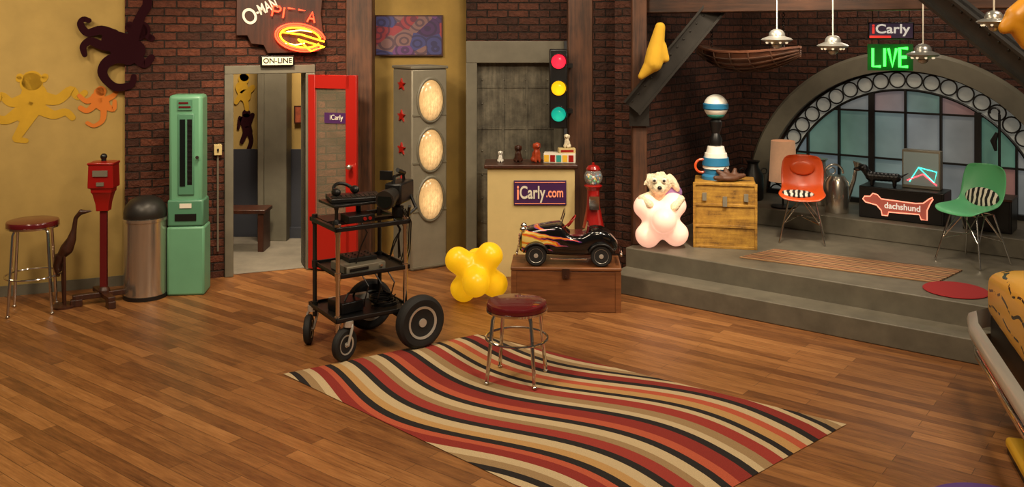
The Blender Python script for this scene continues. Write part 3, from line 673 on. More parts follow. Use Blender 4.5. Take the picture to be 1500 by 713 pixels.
t=thing('small_box',(onpod(830)[0],onpod(830)[1],hz+.091),4,'small cream box on top of printed box','box'); ob(G().bb((-.08,-.05,0),(.08,.05,.045)),'carton','cream',t,bev=.003); ob(G().bb((-.06,-.053,.012),(.06,-.05,.032)),'print','red',t)
dog((onpod(831)[0],onpod(831)[1],hz+.137),-20,.14,'plush','small tan puppy figurine on stacked boxes')
# ---------------------------------------------------------------- gumball machine
dg_=8.45; c=Vector(((869-750)/F*dg_,dg_,0)); t=thing('gumball_machine',c,0,'red gumball machine on stand beside the counter','gumball machine')
zg=zof(259,dg_)
ob(G().lathe([(0,0),(.13,0),(.13,.02),(.04,.05),(.025,.08),(.025,.5),(.05,.52),(0,.52)]),'stand','redm',t)
ob(G().lathe([(0,.5),(.1,.5),(.09,.55),(.06,.7),(.055,zg-.12),(.085,zg-.08),(.07,zg-.07),(0,zg-.07)]),'body','redm',t)
ob(G().bb((-.045,-.11,.68),(.045,-.05,.8)).cyl((0,-.11,.74),(0,-.13,.74),.02),'coin_mechanism','chrome',t)
ob(G().ball((0,0,zg),(.085,.085,.085),24),'globe',mat('globe_glass',(240,240,235),.05,alpha=.15),t)
g=G()
for i in range(90):
    while True:
        q=Vector((random.uniform(-1,1),random.uniform(-1,1),random.uniform(-1,.3)))
        if q.length<.9: break
    g.ball(Vector((0,0,zg))+q*.075,.013,6,m=i%5)
o=ob(g,'gumball',['red',mat('gum_yellow',(240,190,40),.3),'winglass','blue','green'],t); o['kind']='stuff'
ob(G().lathe([(.06,zg+.06),(.065,zg+.075),(.05,zg+.1),(.02,zg+.11),(.0,zg+.115)]).lathe([(0,zg+.11),(.012,zg+.115),(.012,zg+.13),(0,zg+.135)]),'lid','redm',t)
# ---------------------------------------------------------------- wooden chest + pedal car
c=fp(829,457); t=thing('wooden_chest',(c.x,c.y,0),-3,'low brown wooden chest standing on the floor','chest')
cw=.445;ch=.365
ob(G().bb((-cw,0,0),(cw,.42,ch-.03)),'body','redwood',t,bev=.006); ob(G().bb((-cw-.008,-.01,ch-.028),(cw+.008,.43,ch)),'lid','redwood',t,bev=.008)
ob(G().bb((-.03,-.016,ch-.09),(.03,-.01,ch-.01)).cyl((0,-.016,ch-.07),(0,-.03,ch-.07),.01),'latch','dkwood',t)
for x in(-cw-.004,cw-.04): ob(G().bb((x,-.006,0),(x+.044,0,ch-.03)),'corner_strip','redwood',t)
t=thing('pedal_car',(c.x+.03,c.y+.2,ch+.001),-3,'black pedal car with painted flames on the wooden chest','pedal car')
st_=[(-.41,.10,.20,.06),(-.395,.085,.25,.09),(-.35,.075,.29,.115),(-.22,.07,.31,.135),(-.1,.07,.33,.15),(-.05,.07,.335,.155),(-.02,.07,.26,.155),(.05,.07,.235,.155),(.12,.07,.24,.155),(.17,.075,.285,.155),(.24,.08,.30,.15),(.32,.09,.28,.135),(.38,.1,.23,.11),(.415,.12,.18,.07)]
rows=[]
for x,zb,zt2,w in st_:
    r=[];zc=(zb+zt2)/2;hh2=(zt2-zb)/2
    for j in range(20):
        a=2*pi*j/20; cc,ss=math.cos(a),math.sin(a); e=.45
        r.append((x,w*math.copysign(abs(cc)**e,cc),zc+hh2*math.copysign(abs(ss)**e,ss)))
    rows.append(r)
ob(G().loft(rows),'body','flame',t,sub=1)
ob(G().box((.07,0,.238),(.2,.22,.02)).box((.16,0,.28),(.02,.22,.09),r=(0,12,0)),'seat','maroon',t,bev=.008)
g=G()
for i in range(5): g.box((-.41,0,.13+i*.022),(.012,.11-.01*i,.008))
ob(g,'grille','chrome',t)
ob(G().tube([(-.06,-.12,.325),(-.03,-.11,.42),(-.03,.11,.42),(-.06,.12,.325)],.006,6),'windshield_frame','chrome',t)
ob(G().add([(-.06,-.115,.33),(-.03,-.105,.415),(-.03,.105,.415),(-.06,.115,.33)],[(0,1,2,3)]),'windshield','clearglass',t,solid=.003)
ob(G().ring((.0,0,0),.055,.006,'z',24,6,T=Matrix.Translation((.03,0,.34))@Matrix.Rotation(rad(-55),4,'Y')).cyl((.03,0,.34),(-.04,0,.28),.006),'steering_wheel','red',t)
for sgn in(-1,1):
    ob(G().ball((-.375,sgn*.075,.28),(.028,.026,.026)),'headlight','chrome',t)
    for x in(-.265,.27):
        R=.088
        T=Matrix.Rotation(pi/2,4,'X')
        wh=thing('wheel',(x,sgn*.168,R)); wh.parent=t
        ob(G().lathe([(.056,-.018),(.078,-.02),(.088,-.01),(.088,.01),(.078,.02),(.056,.018)],T=T,n=28),'tyre','rubber',wh)
        ob(G().lathe([(0,-.02),(.018,-.02),(.02,-.012),(.05,-.014),(.058,-.019),(.06,0),(.058,.019),(.05,.014),(.02,.012),(.018,.02),(0,.022)],T=T,n=24),'hubcap','rimmetal',wh)
        q=[]
        for i in range(13):
            a=rad(15)+rad(150)*i/12; q.append([(x+.108*math.cos(a),sgn*.135,R+.108*math.sin(a)),(x+.112*math.cos(a),sgn*.19,R+.105*math.sin(a)),(x+.1*math.cos(a),sgn*.198,R+.093*math.sin(a))])
        ob(G().loft(q,False),'fender','black',t,solid=.006)
for x in(-.425,.435): ob(G().box((x,0,.09),(.02,.28,.025)),'bumper','chrome',t,bev=.006)
ob(G().tube([(-.15,-.17,.06),(.15,-.17,.06)],.008,6),'side_rail','chrome',t)
# ---------------------------------------------------------------- jack lamps
def jack(loc,rot,L,rho,m,label):
    dirs=[Euler([rad(a) for a in rot],'YXZ').to_matrix()@Vector(v) for v in((1,0,0),(-1,0,0),(0,1,0),(0,-1,0),(0,0,1),(0,0,-1))]
    bm=bmesh.new(); bmesh.ops.create_icosphere(bm,subdivisions=6,radius=1.)
    def cap(c):
        s_=math.sqrt(max(0,1-c*c)); 
        if s_<1e-6: return L+rho
        rn=rho*.92/s_
        if rn*c<=L: return rn
        q=rho*rho-L*L*s_*s_
        return (L*c+math.sqrt(q)) if q>0 else L
    for v in bm.verts:
        n=v.co.normalized(); acc=0
        for a in dirs:
            c=n.dot(a)
            if c<=.05: continue
            acc+=cap(c)**7
        v.co=n*(acc**(1/7))
    mz=min(v.co.z for v in bm.verts)
    for v in bm.verts: v.co.z-=mz
    me=bpy.data.meshes.new('floor_lamp'); bm.to_mesh(me); bm.free(); me.materials.append(M[m])
    for p in me.polygons: p.use_smooth=True
    o=bpy.data.objects.new('floor_lamp',me); COL.objects.link(o); o.location=loc
    s=o.modifiers.new('m','SMOOTH'); s.iterations=25; s.factor=.6
    meta(o,label,'lamp'); return o
c=fp(698,444); jack((c.x,c.y,.0),(14,36,0),.185,.118,'ylamp','glowing yellow plastic lamp with rounded knobs on floor')
c=fp(968,362,.34); PK=Vector((c.x,c.y+.0,.34)); jack(PK,(-10,42,0),.175,.118,'plamp','glowing pale pink plastic lamp with rounded knobs'); 
t=thing('plush_toy',PK+Vector((0,.08,.42)),-8,'cream plush animal with floppy ears and lavender shirt hugging lamp','plush toy')
P=[((0,.02,.14),(.115,.1,.1)),((0,-.07,.11),(.065,.06,.055)),((-.13,.02,.15),(.035,.05,.095),(0,30,0)),((.13,.02,.15),(.035,.05,.095),(0,-30,0)),((0,.06,.04),(.1,.08,.09)),((-.08,0,.03),(-.16,-.1,.02),.042,.037),((-.16,-.1,.02),(-.09,-.17,-.02),.037,.038),((.1,.02,0),(.19,-.08,.02),.042,.037),((.19,-.08,.02),(.13,-.15,-.04),.037,.04)]
for i in range(40):
    a=random.uniform(0,2*pi); e=random.uniform(-.1,1.3); P.append(((.105*math.cos(a)*math.cos(e),.02+.09*math.sin(a)*math.cos(e),.14+.095*math.sin(e)),(.022,.022,.022)))
blob(P,'body','plush',t,vox=.007)
ob(G().ball((.09,.08,.05),(.12,.09,.09),20),'shirt','lav',t)
for x in(-.045,.04): ob(G().ball((x,-.085,.185),.024),'eye','winglass',t); ob(G().ball((x,-.107,.185),.013),'pupil','black',t)
ob(G().ball((0,-.135,.125),.02),'nose','black',t)
# ---------------------------------------------------------------- yellow trunk & toys
c=fp(1062,364,.34); t=thing('storage_trunk',(c.x,c.y,.34),-12,'weathered yellow wooden trunk with metal edging','trunk'); hwt=.27;ht=.59
ob(G().bb((-hwt,0,0),(hwt,.42,ht)),'body','wtrunk',t,bev=.01)
g=G()
for z in(.012,.2,.39,ht-.012): g.bb((-hwt-.01,-.01,z-.012),(hwt+.01,0,z+.012))
for x in(-hwt,hwt-.0): g.bb((x-.012,-.012,0),(x+.012,.0,ht))
ob(g,'slat','wtrunk',t,bev=.003)
for x,z0_,z1_ in((-.02,.38,.47),(-.2,.43,.5),(.165,.43,.5)): ob(G().bb((x,-.025,z0_),(x+.038,-.01,z1_)),'latch','grey',t)
TT=Vector((c.x,c.y,.93))
t=thing('toy_totem',TT+Vector((-.03,.24,.001)),0,'white and blue stacked toy figure on the yellow trunk','toy')
ob(G().lathe([(0,0),(.13,0),(.13,.03),(.11,.05),(.11,.1),(0,.1)]),'base','blue',t)
ob(G().lathe([(0,.1),(.12,.1),(.11,.18),(.1,.24),(.09,.24),(.075,.3),(0,.31)]),'body','winglass',t)
ob(G().lathe([(.115,.12),(.125,.13),(.115,.2),(.1,.2)]),'band','blue',t); ob(G().lathe([(0,.31),(.05,.31),(.06,.36),(.035,.42),(.05,.47),(.06,.53),(.03,.56),(0,.56)]),'post','black',t)
ob(G().ring((-.13,0,.12),.06,.012,'y',20,6),'handle','orange',t)
ob(G().ball((0,0,.67),.112,24),'globe','winglass',t); ob(G().lathe([(.108,.64),(.116,.65),(.116,.69),(.108,.7)]),'globe_band','blue',t)
ob(G().ball((0,0,.6),(.085,.085,.045),20),'cap','teal',t)
t=thing('baseball_glove',TT+Vector((.06,.09,.001)),10,'brown leather baseball glove lying on the trunk','glove')
blob([((0,0,.03),(.1,.06,.035)),((-.1,-.02,.03),(-.15,-.03,.04),.03,.02),((-.04,0,.05),(-.1,.03,.09),.03,.02),((0,.02,.05),(-.02,.04,.1),.03,.022),((.05,.02,.05),(.07,.03,.1),.028,.02),((.08,0,.04),(.14,0,.05),.03,.022)],'leather','brown',t,vox=.008)
def milkcan(loc,s,m,label,name='milk_can'):
    t=thing(name,loc,0,label,'can'); ob(G().lathe([(0,0),(.1*s,0),(.11*s,.02*s),(.11*s,.26*s),(.06*s,.34*s),(.055*s,.38*s),(.075*s,.41*s),(0,.41*s)]),'body',m,t)
    for sd in(-1,1): ob(G().ring((sd*.115*s,0,.3*s),.03*s,.006*s,'y',16,6),'handle',m,t)
milkcan(sr(1103,2.35,.511),1.0,'blackm','dark metal milk can beside the trunk')
# tall lamp
c=sr(1147,2.12,.511); t=thing('standing_lamp',c,0,'standing lamp with tan drum shade and dark pole','lamp'); dl=c.y
z0,z1=zof(265,dl)-.511,zof(206,dl)-.511
ob(G().lathe([(0,0),(.12,0),(.12,.015),(.02,.03),(0,.03)]),'base','blackm',t); ob(G().cyl((0,0,.02),(0,0,z0+.1),.01),'pole','blackm',t)
ob(G().lathe([(.14,z0),(.118,z1),(.114,z1),(.136,z0)],n=36),'lamp_shade','shade',t)
ob(G().lathe([(.0,z0+.05),(.025,z0+.07),(.03,z0+.12),(0,z0+.16)]),'bulb','bulbs',t)
# ---------------------------------------------------------------- chairs
def chair(loc,rz,m,label,s=.95):
    t=thing('shell_chair',loc,rz,label,'chair')
    prof=[(.235,.82,.13),(.235,.79,.185),(.215,.7,.205),(.19,.6,.21),(.165,.52,.205),(.12,.46,.2),(.03,.435,.21),(-.08,.435,.225),(-.17,.44,.225),(-.22,.43,.2),(-.235,.415,.16)]
    rows=[]
    for i,(y,z,w) in enumerate(prof):
        r=[]; k=i/(len(prof)-1)
        for j in range(11):
            u=-1+j/5; r.append((w*u*s,(y-(1-k)*.07*u*u)*s,(z+.05*u*u*min(1,k*1.6)*(1-.7*max(0,k-.6)/.4))*s))
        rows.append(r)
    ob(G().loft(rows,False),'shell',m,t,solid=.012,sub=1)
    g=G()
    top=[(-.12,.1),(.12,.1),(.12,-.12),(-.12,-.12)]; ft=[(-.21,.2),(.21,.2),(.21,-.2),(-.21,-.2)]; zt3=.415
    for i in range(4):
        a=top[i];b=ft[i]; ob(G().tube([(a[0]*s,a[1]*s,zt3*s),(b[0]*s,b[1]*s,.006)],.0075,8),'leg','chrome',t)
    for i in range(4):
        a=top[i];b=top[(i+1)%4]; g.tube([(a[0]*s,a[1]*s,zt3*s),(b[0]*s,b[1]*s,zt3*s)],.005,6)
        c1=[a[0]*.45+ft[i][0]*.55,a[1]*.45+ft[i][1]*.55]; c2=[b[0]*.45+ft[(i+1)%4][0]*.55,b[1]*.45+ft[(i+1)%4][1]*.55]
        mx,my=(a[0]+b[0])/2,(a[1]+b[1])/2
        g.tube([(mx*s,my*s,zt3*s),(c1[0]*s,c1[1]*s,.19*s)],.005,6); g.tube([(mx*s,my*s,zt3*s),(c2[0]*s,c2[1]*s,.19*s)],.005,6)
        g.tube([(c1[0]*s,c1[1]*s,.19*s),(mx*.3*s,my*.3*s,.24*s)],.005,6)
    ob(g,'wire_brace','chrome',t)
    return t
c=fp(1175,352,.34); t=chair((c.x,c.y,.34),-18,'orange','orange shell chair with zebra pad on chrome wire base')
ob(G().ball((0,.148,.66),(.11,.015,.07)),'back_pad','orange',t)
ob(G().ball((-.05,-.04,.44),(.16,.15,.03),20),'seat_pad','zebra',t)
c=fp(1425,384,.34); t=chair((c.x,c.y,.34),-62,'green','green shell chair on chrome wire base, zebra stripes for wires and their shadows',1.0)
ob(G().ball((0,.12,.54),(.16,.025,.085),20,rot=(-14,0,0)),'back_pad','zebra',t)  # added striped pad stands in for the chair wires and their shadows
# ---------------------------------------------------------------- stage props
milkcan(sr(1200,2.5,.511),1.15,'brushed','galvanised metal milk can on upper step')
c=sr(1226,2.2,.511); t=thing('watering_can',c,0,'galvanised metal watering can on upper step','watering can')
ob(G().lathe([(0,0),(.11,0),(.115,.02),(.11,.3),(.07,.36),(0,.36)]),'body','brushed',t)
ob(G().tube([(.09,0,.1),(.17,0,.32),(.19,0,.44)],[.028,.02,.017],10).lathe([(.015,0),(.055,.06),(0,.07)],c=(.19,0,.43),T=Matrix.Rotation(rad(20),4,'Y')),'spout','brushed',t)
ob(G().ring((-.03,0,.38),.09,.011,'y',20,6,a0=0,a1=pi),'handle','brushed',t)
# dachshund cabinet
o_=2.1; s0,s1=ST.t(1258,-o_),ST.t(1383,-o_); hwc=(s1-s0)/2; c=st((s0+s1)/2,o_,.511); hc=.3
t=thing('display_cabinet',c,-37.3,'low black cabinet with glowing dog logo on front','cabinet')
ob(G().bb((-hwc,0,0),(hwc,.3,hc)),'body','black',t,bev=.008)
ob(G().bb((-hwc+.02,-.006,.02),(hwc-.02,0,hc-.02)),'front_panel','blackm',t)
DG=[(-.37,.15),(-.4,.18),(-.38,.21),(-.32,.215),(-.29,.25),(-.24,.24),(-.2,.2),(.16,.19),(.24,.2),(.3,.25),(.335,.27),(.34,.25),(.31,.2),(.28,.13),(.28,.03),(.22,.03),(.2,.08),(-.12,.07),(-.13,.03),(-.19,.03),(-.2,.08),(-.25,.13)]
ob(G().prism([(x*.85,z*.9+.015) for x,z in DG],-.011,-.006),'dog_emblem',mat('dusty_pink',(190,96,80),.5,emit=.25),t)
ob(G().tube([(x*.85,-.012,z*.9+.015) for x,z in DG],.0055,6,True),'dog_outline','pinkglow',t)
text('dachshund',.08,'signw',t,(.02,-.013,.137),.002,bold=.001,sx=.95)
tz_=.511+hc
def oncab(px,o2=.15): return ST.xy(px,-(o_+o2),tz_+.001)
c=oncab(1294,.08); t=thing('dachshund_figurine',c,-30,'black and tan dachshund figurine on black cabinet','figurine')
blob([((-.12,0,.09),(.12,0,.09),.046,.042),((-.13,0,.1),(-.17,0,.15),.038,.034),((-.18,0,.165),(.045,.034,.036)),((-.2,0,.16),(-.26,0,.145),.023,.015),((-.1,-.02,.07),(-.1,-.025,.012),.02,.016),((-.1,.02,.07),(-.1,.025,.012),.02,.016),((.1,-.02,.07),(.1,-.025,.012),.022,.016),((.1,.02,.07),(.1,.025,.012),.022,.016),((.15,0,.1),(.22,0,.14),.013,.006),((-.16,.034,.145),(.02,.009,.034)),((-.16,-.034,.145),(.02,.009,.034))],'body','black',t,vox=.005)
ob(G().ball((-.235,0,.142),(.03,.02,.012)),'muzzle','brown',t)
c=oncab(1349); t=thing('light_display',c,-37.3,'grey display box with glowing coloured light lines','display')
ob(G().bb((-.17,-.0,0),(.17,.1,.36)),'case','grey',t,bev=.004); ob(G().bb((-.155,-.004,.03),(.155,0,.34)),'screen','screen',t)
ob(G().tube([(-.1,-.008,.06),(-.02,-.008,.2),(.12,-.008,.07),(.14,-.008,.17),(-.02,-.008,.2)],.005,5),'light_line',mat('cyan_light',(60,230,200),.3,emit=3),t)
ob(G().tube([(-.12,-.008,.07),(.02,-.008,.14),(.14,-.008,.045)],.006,5),'light_line',mat('red_light',(240,60,70),.3,emit=4),t)
s0,s1=ST.t(1410,-2.1),ST.t(1482,-2.1); c=st((s0+s1)/2,2.1,.511); hw2=(s1-s0)/2
t=thing('speaker_cabinet',c,-37.3,'black vinyl speaker cabinet on upper step','speaker')
ob(G().bb((-hw2,0,0),(hw2,.3,.3)),'body','black',t,bev=.01); ob(G().bb((-hw2+.02,-.008,.02),(hw2-.02,0,.28)),'grille','blackm',t)
ob(G().bb((-hw2-.004,-.01,.285),(hw2+.004,.3,.304)),'corner_trim','dkwood',t)
c=ST.xy(1426,-2.2,.816); t=thing('bird_toy',c,-50,'colourful plastic bird toy standing on speaker cabinet','toy')
blob([((0,0,.1),(.07,.06,.09)),((0,-.01,.21),(.06,.055,.055)),((0,.06,.03),(.04,.05,.02))],'body','purple',t,vox=.006)
ob(G().ball((0,-.03,.095),(.05,.042,.072)),'belly',mat('toy_yellow',(230,180,50),.4),t); ob(G().tube([(0,-.05,.21),(0,-.125,.2)],[.026,.004],10),'beak','orange',t)
for sd in(-1,1): ob(G().ball((sd*.03,-.03,.01),(.03,.04,.012)),'foot','orange',t); ob(G().ball((sd*.072,0,.11),(.014,.035,.06)),'wing','redm',t)
c=ST.xy(1464,-2.55,.511); zh=zof(155,c.y)-.511; t=thing('hook_stand',c,-37.3,'black metal stand with curled hook top','stand')
ob(G().cyl((0,0,0),(0,0,zh-.08),.012).ring((-.04,0,zh-.06),.04,.01,'y',16,6,a0=-.5,a1=pi+.4),'pole','blackm',t); ob(G().lathe([(0,0),(.1,0),(.09,.02),(0,.03)]),'base','blackm',t)
ob(G().tube([(-.02,0,zh-.25),(-.05,0,zh-.33),(-.03,0,zh-.42)],[.015,.03,.012],8),'ornament','blackm',t)
# ---------------------------------------------------------------- hanging things
def saucer(px,py,d,top,s=1.):
    c=dp(px,py,d); t=thing('pendant_lamp',c,random.uniform(0,40),'silver flying-saucer pendant lamp hanging from thin cord','pendant lamp','saucer pendant lamps')
    ob(G().lathe([(0,-.045*s),(.04*s,-.045*s),(.05*s,-.035*s),(.12*s,-.012*s),(.135*s,0),(.12*s,.012*s),(.07*s,.03*s),(0,.035*s)],n=32),'saucer_body','saucer',t)
    ob(G().lathe([(.07*s,.03*s),(.066*s,.055*s),(.05*s,.078*s),(.025*s,.09*s),(0,.094*s)],n=20),'dome','saucer',t)
    for i in range(8):
        a=i*pi/4; ob(G().ball((.088*s*math.cos(a),.088*s*math.sin(a),-.025*s),.011*s,8),'small_light','bulbs',t)
    ob(G().lathe([(0,-.08*s),(.022*s,-.075*s),(.04*s,-.058*s),(.045*s,-.045*s)],n=20),'bottom_light','saucer',t)
    ob(G().cyl((0,0,.085*s),(0,0,top),.005,n=6),'cord','white',t)
saucer(1138,58,7.2,.9,.9); saucer(1220,67,7.2,.95,.9); saucer(1352,80,7.0,.95,.9); saucer(1456,32,5.2,.8,.7)
# boat
a=dp(1022,88,8.7); b=dp(1172,76,7.8); c=(a+b)/2; L=(b-a).length; an=math.degrees(math.atan2(b.y-a.y,b.x-a.x))
t=thing('hanging_boat',c+Vector((0,0,-.1)),an,'dark wooden slatted boat hung from chains','boat')
rows=[]
for i in range(13):
    u=-1+i/6; w=.22*(1-abs(u)**2.4)+.004; z=.05*u*u; dep=.17*(1-.6*u*u)
    rows.append([(u*L/2,w*math.cos(q),z-dep*math.sin(q)+.14) for q in [pi*j/10 for j in range(11)]])
ob(G().loft(rows,False),'hull','hull',t,solid=.012,sub=1)
g=G()
for j in range(1,10): g.tube([Vector(r[j])+Vector((0,.006*math.cos(pi*j/10),-.01)) for r in rows],.008,5)
for r in rows[2:-2:2]: g.tube([Vector(p)+Vector((0,(.008 if p[1]>0 else -.008),-.01)) for p in r],.007,5)
ob(g,'slat','timberx',t)
for k_ in (0,-1): ob(G().tube([r[k_] for r in rows],.013,6),'gunwale','hull',t)
for x in(-.2,.12): ob(G().bb((x,-.18,.12),(x+.1,.18,.135)),'thwart','hull',t)
for x in(-.35*L,.35*L):
    g=G()
    for i in range(22):
        g.ring((x,0,.19+i*.034),.014,.004,'x' if i%2 else 'y',10,4)
    ob(g,'chain','blackm',t)
# sign and LIVE neon
c=dp(1305,45,7.6); t=thing('hanging_sign',c,-20,'small dark box sign hanging from beam','sign')
ob(G().bb((-.175,-.02,-.07),(.175,.04,.07)),'housing','black',t,bev=.006); ob(G().bb((-.165,-.024,-.06),(.165,-.02,.06)),'face',mat('sign_slate',(72,58,76),.4,emit=.35),t)
M['signred']=mat('sign_lit_red',(230,60,50),.4,emit=.9)
words([('i',.11,'signred',.003),('Carly',.105,'signw',.002)],.29,t,(.0,-.028,.012))
ob(G().bb((-.165,-.027,-.06),(-.0,-.024,-.04)),'red_stripe','signred',t)
for x in(-.14,.14): ob(G().cyl((x,.01,.07),(x,.01,.3),.004,n=6),'hanger','blackm',t)
c=dp(1304,84,7.6); t=thing('neon_sign',c,-20,'green neon sign hanging below the box sign','neon sign')
ob(G().bb((-.175,.02,-.11),(.175,.035,.11)),'backing',mat('dark_green_panel',(16,60,26),.3,emit=.3,ecol=(20,90,30)),t)
neon('LIVE',.15,.062,.024,.012,t,(0,-.01,.0),'neong','neon_lettering')
for x in(-.14,.14): ob(G().cyl((x,.03,.1),(x,.03,.15),.003,n=6),'hanger','blackm',t)
# figures
c=dp(955,80,8.1); t=thing('wall_figure',c,0,'yellow plastic boot-shaped figure fixed on the timber post','wall art')
k=8.1/F
blob([((12*k,0,40*k),(5*k,0,5*k),8*k,13*k),((5*k,0,5*k),(2*k,0,-12*k),13*k,14*k),((0,0,-14*k),(-16*k,0,-32*k),12*k,5*k),((14*k,0,12*k),(20*k,0,-6*k),8*k,6*k)],'body','monky',t,vox=.01)
c=dp(1490,35,5.1); t=thing('wall_figure',c,0,'orange-yellow plastic figure hung from the girder','wall art'); k=5.1/F
blob([((20*k,0,30*k),(0,0,10*k),16*k,18*k),((0,0,10*k),(-18*k,0,-6*k),16*k,10*k),((0,0,0),(16*k,0,-28*k),16*k,12*k)],'body',mat('amber_plastic',(206,140,30),.4),t,vox=.01)
# ---------------------------------------------------------------- yellow vehicle prop at right
t=thing('prop_car',(2.92,5.72,0),-106,'yellow prop car body with thin line pattern and chrome bumper','car')
rows=[]
for x,y0,y1,zb,zt4 in((-.03,.16,.8,.66,.72),(-.01,.09,.9,.62,.78),(.04,.04,.93,.58,.82),(.12,.01,.98,.56,.855),(.2,-.01,1.,.55,.88),(.7,-.02,1.,.53,.97),(1.6,-.02,1.,.5,1.05)):
    zc=(zb+zt4)/2;hh3=(zt4-zb)/2;yc=(y0+y1)/2;hy=(y1-y0)/2; r=[]
    for j in range(40):
        a=2*pi*j/40;cc,ss=math.cos(a),math.sin(a); r.append((x,yc+hy*math.copysign(abs(cc)**.4,cc),zc+hh3*math.copysign(abs(ss)**.4,ss)))
    rows.append(r)
ob(G().loft(rows),'body','scrib',t,sharp=60)
ob(G().bb((.05,.03,.22),(1.6,.95,.58)),'lower_body','blackm',t,bev=.03)
def bump_(z,h,dpth):
    rows=[]
    for x,y in((-.02,.85),(-.09,.6),(-.11,.4),(-.1,.18),(-.05,.04),(.03,-.04),(.3,-.08),(1.6,-.09)):
        rows.append([(x+.0,y,z-h),(x-dpth*.4,y-dpth*.8,z-h*.6),(x-dpth*.5,y-dpth,z),(x-dpth*.4,y-dpth*.8,z+h*.6),(x,y,z+h)])
    return rows
ob(G().loft(bump_(.51,.06,.05)),'bumper','rimmetal',t,sharp=70); ob(G().loft(bump_(.38,.03,.02)),'bumper_trim','chrome',t,sharp=70)
ob(G().bb((.72,-.03,.03),(1.6,.3,.09)),'running_board',mat('safety_yellow',(220,170,40),.4),t,bev=.02); ob(G().bb((.73,-.02,.0),(1.6,.3,.03)),'sill','black',t)
for x in(.3,1.2):
    ob(G().lathe([(0,-.07),(.12,-.07),(.17,-.07),(.2,-.04),(.2,.04),(.17,.07),(0,.07)],T=Matrix.Translation((x,.2,.2))@Matrix.Rotation(pi/2,4,'X'),n=32),'wheel','rubber',t)
ob(G().cyl((.0,.18,.7),(-.04,.18,.7),.05,.055,20),'headlight','chrome',t)
# ---------------------------------------------------------------- AV cart
ct=thing('equipment_cart',(-1.107,6.755,0),33,'wheeled black audio-visual cart with chrome posts and rubber tyres','cart')
def shelf(z,x0,x1,y0,y1,name='shelf',rim=.03):
    ob(G().bb((x0,y0,z),(x1,y1,z+.012)).bb((x0,y0,z),(x1,y0+.012,z+rim)).bb((x0,y1-.012,z),(x1,y1,z+rim)).bb((x0,y0,z),(x0+.012,y1,z+rim)).bb((x1-.012,y0,z),(x1,y1,z+rim)),name,'black',ct,bev=.002)
shelf(.27,-.3,.3,-.26,.27); shelf(.57,-.27,.28,-.24,.25)
ob(G().bb((-.3,-.25,.9),(.28,-.22,.93)).bb((-.3,.22,.9),(.28,.25,.93)).bb((-.3,-.25,.9),(-.27,.25,.93)).bb((.25,-.25,.9),(.28,.25,.93)).bb((-.27,-.03,.9),(.25,.03,.925)),'top_rack','black',ct,bev=.003)
ob(G().bb((-.27,-.02,.925),(.1,.22,.935)),'rack_panel','black',ct)
for x,y in((-.27,-.22),(.25,-.22),(-.27,.22),(.25,.22)):
    ob(G().cyl((x,y,.2),(x,y,.92),.016,n=12).cyl((x,y,.25),(x,y,.31),.024).cyl((x,y,.56),(x,y,.61),.022).cyl((x,y,.88),(x,y,.95),.022),'post','chrome' if y<0 else 'steel',ct)
def wheel(x,y,R,w,ang):
    wh=thing('wheel',(x,y,R),ang); wh.parent=ct
    T=Matrix.Rotation(pi/2,4,'X'); r=R
    ob(G().lathe([(r*.6,-w*.4),(r*.68,-w*.5),(r*.86,-w*.52),(r*.97,-w*.36),(r,-w*.15),(r,w*.15),(r*.97,w*.36),(r*.86,w*.52),(r*.68,w*.5),(r*.6,w*.4)],T=T,n=40),'tyre','rubber',wh)
    g=G()
    # open rim: ring band, hub and five spokes
    vs=[];pr=[(r*.52,-w*.44),(r*.61,-w*.5),(r*.61,w*.5),(r*.52,w*.44)]; rows=[]
    for j in range(33):
        a=2*pi*j/32; rows.append([(q*math.cos(a),y_,q*math.sin(a)) for q,y_ in pr])
    g.loft(rows,True,False); g.cyl((0,-w*.5,0),(0,w*.5,0),r*.16,n=16)
    for i in range(5):
        a=2*pi*i/5+.3; g.box((math.cos(a)*r*.34,-w*.28,math.sin(a)*r*.34),(r*.42,w*.2,r*.13),r=(0,-math.degrees(a),0))
    ob(g,'rim','rimmetal',wh)
    ob(G().cyl((0,-w*.05,0),(0,w*.1,0),r*.56,n=32),'hub_plate','blackm',wh)
wheel(.33,-.3,.192,.085,4); wheel(.2,.3,.192,.085,0)
ob(G().cyl((.27,-.3,.19),(.27,.3,.19),.016).box((.27,-.15,.23),(.05,.03,.1)).box((.27,.15,.23),(.05,.03,.1)).cyl((.2,-.3,.19),(.34,-.3,.19),.012),'axle','steel',ct)
for x,y,R,a in((-.2,-.24,.113,25),(-.28,.24,.105,60)):
    wheel(x-.03,y,R,.05,a)
    ca,sa=math.cos(rad(a)),math.sin(rad(a)); g=G()
    for sd in(-1,1):
        nx_,ny_=-sa*.036*sd,ca*.036*sd
        g.tube([(x-.03+nx_,y+ny_,R),(x+nx_,y+ny_,R*2.02),(x+.01+nx_*.6,y+ny_*.6,.25)],.01,8)
    g.cyl((x-.03+sa*.04,y-ca*.04,R),(x-.03-sa*.04,y+ca*.04,R),.009)
    g.cyl((x,y,.235),(x,y,.275),.035)
    ob(g,'caster_fork','rimmetal',ct)
bpy.context.view_layer.update()
def eq(name,x,y,z,rz,label,cat): return thing(name,ct.matrix_world@Vector((x,y,z)),33+rz,label,cat)
t=eq('disc_player',-.04,-.08,.583,5,'silver and grey disc player on middle cart shelf','player')
ob(G().bb((-.17,-.12,0),(.14,.13,.055)),'case','grey',t,bev=.004); ob(G().bb((-.15,-.124,.02),(.0,-.12,.04)),'display','black',t); ob(G().cyl((.1,-.12,.03),(.1,-.135,.03),.012),'knob','chrome',t)
t=eq('audio_mixer',-.02,-.04,.64,0,'dark audio mixer on top of the disc player','mixer')
